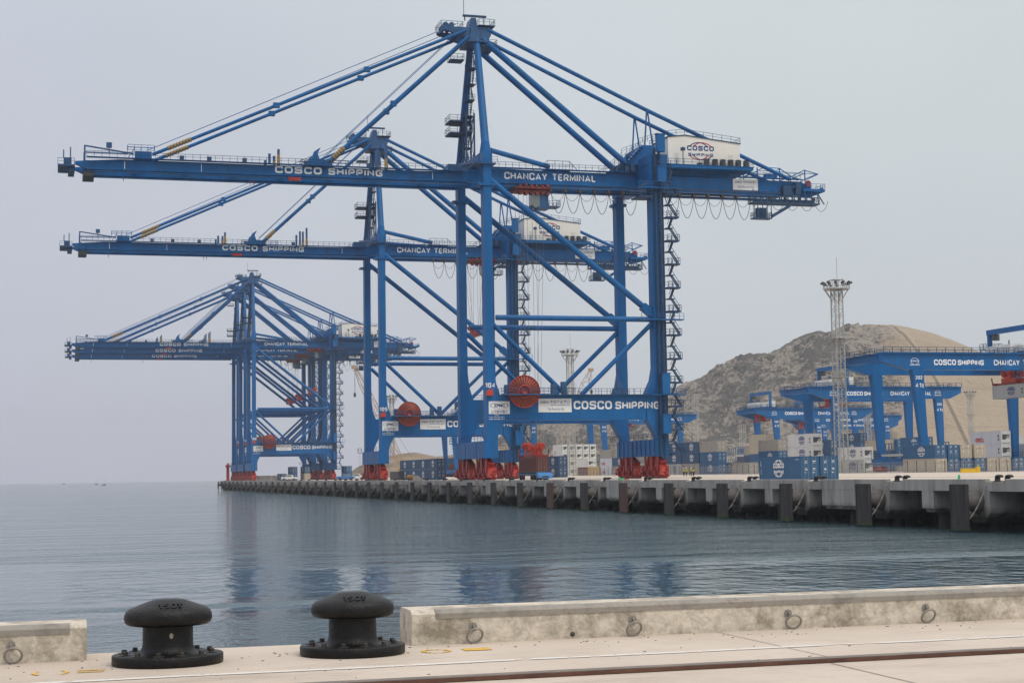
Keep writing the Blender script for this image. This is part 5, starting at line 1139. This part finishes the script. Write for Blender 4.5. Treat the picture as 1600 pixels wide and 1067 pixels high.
dr = math_n('ABSOLUTE', math_n('SUBTRACT', sx_, math_n('ADD', 253.0, math_n('MULTIPLY', sz_, 0.08))), 0); sand = mixc(ramp(dr, 0.7, 1.5, 0.75, 0.0), sand, (0.17, 0.14, 0.11))
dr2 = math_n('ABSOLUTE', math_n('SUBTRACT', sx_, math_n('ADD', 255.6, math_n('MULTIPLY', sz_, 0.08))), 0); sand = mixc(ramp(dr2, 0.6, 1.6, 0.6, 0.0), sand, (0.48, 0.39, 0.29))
edge = math_n('ADD', math_n('SUBTRACT', sx_, math_n('ADD', 218.0, math_n('MULTIPLY', sz_, 0.35))), math_n('MULTIPLY', math_n('SUBTRACT', n1, 0.5), 70.0))
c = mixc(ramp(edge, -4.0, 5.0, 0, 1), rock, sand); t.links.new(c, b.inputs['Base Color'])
bp = t.nodes.new('ShaderNodeBump'); bp.inputs['Strength'].default_value = 1.0; bp.inputs['Distance'].default_value = 3.5; t.links.new(math_n('ADD', n2, math_n('MULTIPLY', n3, 0.4)), bp.inputs['Height']); t.links.new(bp.outputs[0], b.inputs['Normal'])
DH = 1150
ridge = [(660,742),(740,725),(785,684),(830,664),(900,645),(1000,622),(1048,613),(1090,598),(1120,582),(1150,563),(1200,546),(1235,532),(1260,523),(1310,511),(1345,506.5),(1380,510),(1420,519),(1450,530),(1475,542),(1500,555),(1540,577),(1600,610),(1700,650),(1850,735)]
rp = []
for x, y in ridge:
    p = px(x, y, DH); rp.append((p.dot(right0), p.z))
hill('rocky_hill', rp, 870, DH, 1300, -90, 560, hm, lambda s, d: (lambda e_: 11.0 if e_ < 0 else 11.0-e_/20*10.2 if e_ < 20 else 0.7)(s-(216+0.35*105*max(0, min(1, (d-870)/280)))), 420, 130, 3.1)
HEAPM = mat('rubble_ground', (0.36, 0.28, 0.20), 0.95, c2=(0.17, 0.135, 0.105), scale=0.08, bump=0.8, bscale=0.6, spec=0.1)
rp = []
for x, y in [(535,747),(550,740),(566,728),(585,719),(600,714),(625,708),(650,706),(680,712.5),(700,711),(720,708),(760,700),(800,694),(850,735)]:
    p = px(x, y, 800); rp.append((p.dot(right0), p.z))
hill('rubble_hill', rp, 720, 800, 900, -95, 30, HEAPM, 0.9, 120, 40, 9.0)

# ------------------------------------------------------------------ fence
f_ = thing('yard_fence', 'grey wire yard fence on posts behind the quay apron', 'fence', (150, 0, YARD))
ya, yb = 205, 462
g = G(); n = int((yb-ya)/0.16)
for i in range(n): y = ya+(yb-ya)*i/n; g.add([(0,y-0.014,0.1),(0,y+0.014,0.1),(0,y+0.014,1.95),(0,y-0.014,1.95)], [(0,1,2,3)])
for z in (0.15, 0.75, 1.35, 1.93): g.box(-0.01, 0.01, ya, yb, z-0.02, z+0.02)
g.box(-0.12, 0.12, ya, yb, -0.2, 0.09); g.build('wire_mesh', GREY, f_)
k = 0; y = ya
while y < yb:
    g = G(); g.box(-0.05, 0.05, y-0.05, y+0.05, 0.091, 2.15); g.build('post', DGREY, f_); y += 3.2; k += 1

# ------------------------------------------------------------------ small things on the quay
r = thing('container_truck', 'low blue driverless truck waiting under the brown container', 'truck', (78+11.6, 300.4, DECK), 0)
g = G(); g.box(-1.3, 1.3, -6.6, 7.0, 0.85, 1.35)
for y in (-5.9, 0, 5.9): g.box(-1.3, 1.3, y-0.3, y+0.3, 1.351, 1.6)
g.build('deck_frame', CM['blue'], r)
g = G(); g.prism([(-8.0,0.35),(-6.61,0.35),(-6.61,1.45),(-7.2,1.5),(-7.9,0.9)], -1.4, 1.4, 'x'); fr = g.build('front_bumper', mat('truck_blue', (0.05, 0.22, 0.52), 0.4), r)
g = G(); g.box(-0.6, 0.6, -8.05, -7.96, 0.55, 0.85); g.build('grille', DGREY, fr)
for y in (-5.0, -3.4, 3.4, 5.0):
    for x in (-1.15, 1.15): g = G(); g.lathe([(0.25,-0.22),(0.55,-0.22),(0.58,-0.1),(0.58,0.1),(0.55,0.22),(0.25,0.22)], 18, (x, y, 0.58), axis='x'); g.build('wheel', RUBBER, r)
# workers
VEST = mat('hi_vis_yellow', (0.62, 0.66, 0.05), 0.7, var=0.08); TROU = mat('dark_trousers', (0.025, 0.028, 0.04), 0.85); SKIN = mat('skin', (0.30, 0.16, 0.10), 0.6); HELM = mat('white_helmet', (0.75, 0.75, 0.72), 0.4); HAIRM = mat('dark_hair', (0.015, 0.012, 0.01), 0.7)
def skinned(name, pts, edges, radii, m, par):
    me = bpy.data.meshes.new(name); me.from_pydata(pts, edges, []); o = bpy.data.objects.new(name, me); COL.objects.link(o)
    md = o.modifiers.new('s', 'SKIN'); md.use_smooth_shade = True; sv = me.skin_vertices[0].data if me.skin_vertices else None
    if sv is None:
        bpy.context.view_layer.objects.active = o; bpy.ops.object.modifier_remove(modifier='s'); md = o.modifiers.new('s', 'SKIN'); sv = me.skin_vertices[0].data
    for i, q in enumerate(radii): sv[i].radius = (q, q); sv[i].use_root = i == 0
    o.modifiers.new('b', 'SUBSURF').levels = 1
    bpy.context.view_layer.update(); m2 = bpy.data.meshes.new_from_object(o.evaluated_get(bpy.context.evaluated_depsgraph_get())); o.modifiers.clear(); o.data = m2; m2.name = name
    m2.materials.clear(); m2.materials.append(m)
    for p in m2.polygons: p.use_smooth = True
    o.parent = par; return o
def person(label, loc, rz, stride=0.12, bend=0.25, helmet=True):
    r = thing('person', label, 'person', loc, rz, 'workers in yellow vests on the far quay'); s = stride
    P = [(0,0,0.95),(0,0,1.18),(0,0,1.40),(0,0.0,1.50),(0,-0.01,1.62),(0,-0.01,1.72),
         (0.20,0,1.40),(0.25,0.02,1.13),(0.24,-bend*0.6,0.92),(0.235,-bend*0.75,0.84), (-0.20,0,1.40),(-0.25,0.02,1.13),(-0.22,-bend,0.98),(-0.21,-bend*1.3,0.94),
         (0.10,0,0.90),(0.11,-s*0.5,0.50),(0.11,-s*0.4,0.09),(0.12,-s*0.4-0.16,0.05), (-0.10,0,0.90),(-0.11,s*0.6,0.50),(-0.11,s,0.09),(-0.12,s-0.16,0.05)]
    E_ = [(0,1),(1,2),(2,3),(3,4),(4,5),(2,6),(6,7),(7,8),(8,9),(2,10),(10,11),(11,12),(12,13),(0,14),(14,15),(15,16),(16,17),(0,18),(18,19),(19,20),(20,21)]
    Rr = [0.13,0.125,0.14,0.055,0.095,0.085, 0.07,0.05,0.04,0.035, 0.07,0.05,0.04,0.035, 0.10,0.07,0.05,0.045, 0.10,0.07,0.05,0.045]
    skinned('body', P, E_, Rr, SKIN, r)
    i_ = [0,14,15,16,18,19,20]; skinned('trousers', [P[j] for j in i_], [(0,1),(1,2),(2,3),(0,4),(4,5),(5,6)], [0.15,0.115,0.085,0.07,0.115,0.085,0.07], TROU, r)
    i_ = [1,0,2,6,7,10,11]; skinned('vest', [P[j] for j in i_], [(0,1),(0,2),(2,3),(3,4),(2,5),(5,6)], [0.155,0.155,0.16,0.095,0.07,0.095,0.07], VEST, r)
    g = G(); g.lathe([(0.155,1.70),(0.15,1.715),(0.125,1.72),(0.12,1.78),(0.085,1.83),(0.0,1.845)], 16, (0,-0.015,0), sx=0.9, sy=1.05); g.build('helmet', HELM if helmet else HAIRM, r)
    return r
for (x, y, d, rz, st, h_, lab) in ((1068.5, 745, 345, 1.9, 0.1, True, 'worker at left of the four, facing the others, white helmet and yellow vest'), (1072.5, 745, 343, -1.2, 0.16, True, 'worker second from left, white helmet, standing close to the leftmost one'),
                          (1079.5, 745, 345, 1.4, 0.3, True, 'worker third from left in a yellow vest, mid stride'), (1083.5, 745, 347, 2.2, 0.08, False, 'worker at right of the four, no helmet, beside the striding one')):
    X, Y = X_at(x, d); zz = DECK+0.03+(YARD-DECK-0.03)*max(0, min(1, (X-116)/31)); p = person(lab, (X, Y, zz), rz, st, 0.25, h_)
# yellow barrier beam, green post, pallet load, red beacon
X, Y = X_at(1501, 262); r = thing('beam_barrier', 'bright yellow steel beam lying in front of the yard fence', 'barrier', (X, Y, YARD-0.2), -YAW)
g = G(); g.box(0, 2.6, -0.3, 0.3, 0, 0.85); g.box(-0.02, 2.62, -0.34, -0.301, 0.0, 0.08); g.box(-0.02, 2.62, -0.34, -0.301, 0.77, 0.85); g.build('beam', mat('bright_yellow', (0.72, 0.46, 0.01), 0.45), r)
g = G(); g.box(2.601, 3.1, -0.45, 0.45, -0.02, 1.15); g.build('end_post', mat('bright_yellow_post', (0.70, 0.43, 0.01), 0.45), r)
X, Y = X_at(1496.5, 170); r = thing('marker_post', 'small green marker standing on the far quay apron', 'marker', (X, Y, DECK), 0); g = G(); g.prism([(0,0),(0.22,0),(0.22,0.5),(0.12,0.5),(0,0.25)], -0.08, 0.08); g.build('plate', mat('green_paint', (0.01, 0.38, 0.12), 0.5), r)
X, Y = X_at(967, 350); r = thing('pallet_load', 'pale wrapped pallet load left of the red wheels of crane 104', 'pallet', (X, Y, DECK+0.1), -YAW); g = G(); g.box(0, 1.6, 0, 1.2, 0.15, 1.25); g.box(-0.1, 1.7, -0.1, 1.3, 1.251, 1.3); g.build('wrapped_goods', mat('wrap', (0.55, 0.42, 0.36), 0.6, var=0.2, scale=3), r)
g = G()
for k in range(4): g.box(0, 1.6, k*0.36, k*0.36+0.1, 0, 0.149)
g.build('pallet_board', mat('wood', (0.3, 0.2, 0.12), 0.8), r)
X, Y = X_at(962, 300); r = thing('rope_coil', 'green and red coil of gear lying at the kerb by crane 104', 'coil', (QX+1.4, 216, DECK), 0); g = G(); g.lathe([(0.15,0),(0.5,0),(0.55,0.2),(0.45,0.45),(0.15,0.45)], 14); g.build('green_coil', mat('green_rope', (0.02, 0.35, 0.12), 0.7), r); g = G(); g.lathe([(0.1,0),(0.4,0),(0.45,0.18),(0.3,0.4),(0.1,0.4)], 14, (0.3, -1.3, 0)); g.build('red_coil', RED, r)
r = thing('navigation_beacon', 'slim red beacon column at the outer end of the far pier', 'beacon', (78.8, 782, DECK), 0)
g = G(); g.lathe([(1.0,0),(1.0,0.4),(0.75,0.5),(0.7,6.6),(0.9,6.7)], 16); g.build('column', mat('beacon_red', (0.55, 0.03, 0.04), 0.5), r); g = G(); g.lathe([(1.25,6.7),(1.25,7.6),(0.5,7.8),(0.4,8.6),(0,8.7)], 16); g.build('lantern_gallery', mat('beacon_red_top', (0.5, 0.03, 0.04), 0.5), r)
g = G(); g.box(1.4, 2.6, -0.8, 0.8, 0, 1.6); g.build('battery_box', YEL, r)
for x, lab in ((78.2, 'seaward crane rail along the far quay'), (113.1, 'landward crane rail along the far quay apron')):
    r = thing('crane_rail', lab, 'rail', (x, 0, DECK), 0); g = G(); g.box(-0.35, 0.35, 20, 790, 0.004, 0.012); g.build('rail_bed', mat('rail_bed', (0.22, 0.19, 0.165), 0.85), r); g = G(); g.box(-0.07, 0.07, 20, 790, 0.0121, 0.05); g.build('rail_head', RAILB, r)
# vehicles far along the quay
def truck(name, label, loc, rz, col, body):
    r = thing(name, label, 'pickup' if body == 'pickup' else 'truck', loc, rz); m_ = mat(name+'_paint', col, 0.4)
    g = G(); g.prism([(-2.6,0.5),(2.6,0.5),(2.6,1.05),(1.3,1.15),(0.75,1.85),(-0.7,1.9),(-0.95,1.15),(-2.6,1.15)], -0.9, 0.9); g.build('body', m_, r)
    g = G(); g.prism([(1.15,1.2),(0.7,1.76),(-0.6,1.8),(-0.75,1.2)], -0.915, 0.915); g.build('side_window', GLASS, r)
    for x in (-1.6, 1.6):
        for y in (-0.85, 0.85): g = G(); g.lathe([(0.2,-0.12),(0.4,-0.12),(0.4,0.12),(0.2,0.12)], 16, (x, y, 0.4), axis='y'); g.build('wheel', RUBBER, r)
    return r
X, Y = X_at(452, 660); truck('pickup_truck', 'white pickup truck parked under the far trio of cranes', (X, Y, DECK), -0.3, (0.7, 0.7, 0.68), 'pickup').scale = (1.25,)*3
X, Y = X_at(540, 560); truck('blue_truck', 'small blue truck between the far trio and crane 105', (X, Y, DECK), -0.3, (0.03, 0.17, 0.45), 'truck').scale = (1.2,)*3
X, Y = X_at(557, 565); truck('pickup_truck', 'white pickup truck right of the small blue truck', (X, Y, DECK), -0.3, (0.7, 0.7, 0.68), 'pickup').scale = (1.2,)*3
X, Y = X_at(414, 700); r = thing('site_wall', 'low grey wall beyond the far trio of cranes', 'wall', (X, Y, DECK), -YAW); g = G(); g.box(-4.5, 6, 0, 0.5, 0, 2.2); g.build('wall', FACEM, r)
X, Y = X_at(640.5, 415); r = thing('hose_drum', 'yellow drum standing before the blue block of containers', 'drum', (X, Y, DECK), 0.6); g = G(); g.lathe([(0.2,-0.5),(0.75,-0.5),(0.75,-0.4),(0.5,-0.35),(0.5,0.35),(0.75,0.4),(0.75,0.5),(0.2,0.5)], 18, (0,0,0.78), axis='y'); g.build('spool', YEL, r); g = G(); g.box(-0.9, 0.9, -0.6, 0.6, 0, 0.06); g.build('base_frame', DGREY, r)
X, Y = X_at(649, 418); r = thing('ramp_block', 'grey sloped ramp block right of the yellow drum', 'ramp', (X, Y, DECK), -YAW); g = G(); g.prism([(-1.2,0),(2.2,0),(0.6,1.3),(-1.2,1.3)], -0.8, 0.8); g.build('block', FACEM, r)
# boats on the horizon
HUL = mat('boat_hull', (0.10, 0.12, 0.14), 0.6)
for x, d, hm_, lab in ((162.5, 1750, 8.0, 'small fishing boat on the horizon, nearest and rightmost'), (150.5, 2100, 9.0, 'small fishing boat on the horizon, middle one'), (99.5, 2600, 7.0, 'tiny boat on the horizon at far left')):
    X, Y = X_at(x, d); r = thing('fishing_boat', lab, 'boat', (X, Y, SEA), 1.1, 'boats on the horizon'); r.scale = (0.6, 0.6, 0.75)
    g = G(); g.prism([(-4.5,-0.3),(4.0,-0.3),(5.5,1.8),(-4.8,1.3)], -1.4, 1.4); g.build('hull', HUL, r); g = G(); g.box(-3.2, -0.2, -1.0, 1.0, 1.4, 3.2); g.build('cabin', WHITE, r); g = G(); g.tube((0.6,0,1.4), (0.6,0,hm_), 0.16, n=6); g.beam((0.6,0,hm_*0.5), (3.4,0,hm_*0.75), 0.14); g.build('mast', HUL, r)

# ------------------------------------------------------------------ sea haze
g = G(); g.box(-4200, 4200, -4200, 4200, SEA-1.5, 135); hz = g.build('haze', bpy.data.materials.new('haze_air')); tag(hz, kind='stuff')
m = hz.data.materials[0]; m.use_nodes = True; t = m.node_tree; t.nodes.remove(t.nodes['Principled BSDF'])
pv = t.nodes.new('ShaderNodeVolumePrincipled'); pv.inputs['Color'].default_value = (0.94, 0.96, 0.99, 1); pv.inputs['Density'].default_value = 0.00013; pv.inputs['Anisotropy'].default_value = 0.2
t.links.new(pv.outputs[0], t.nodes['Material Output'].inputs['Volume'])
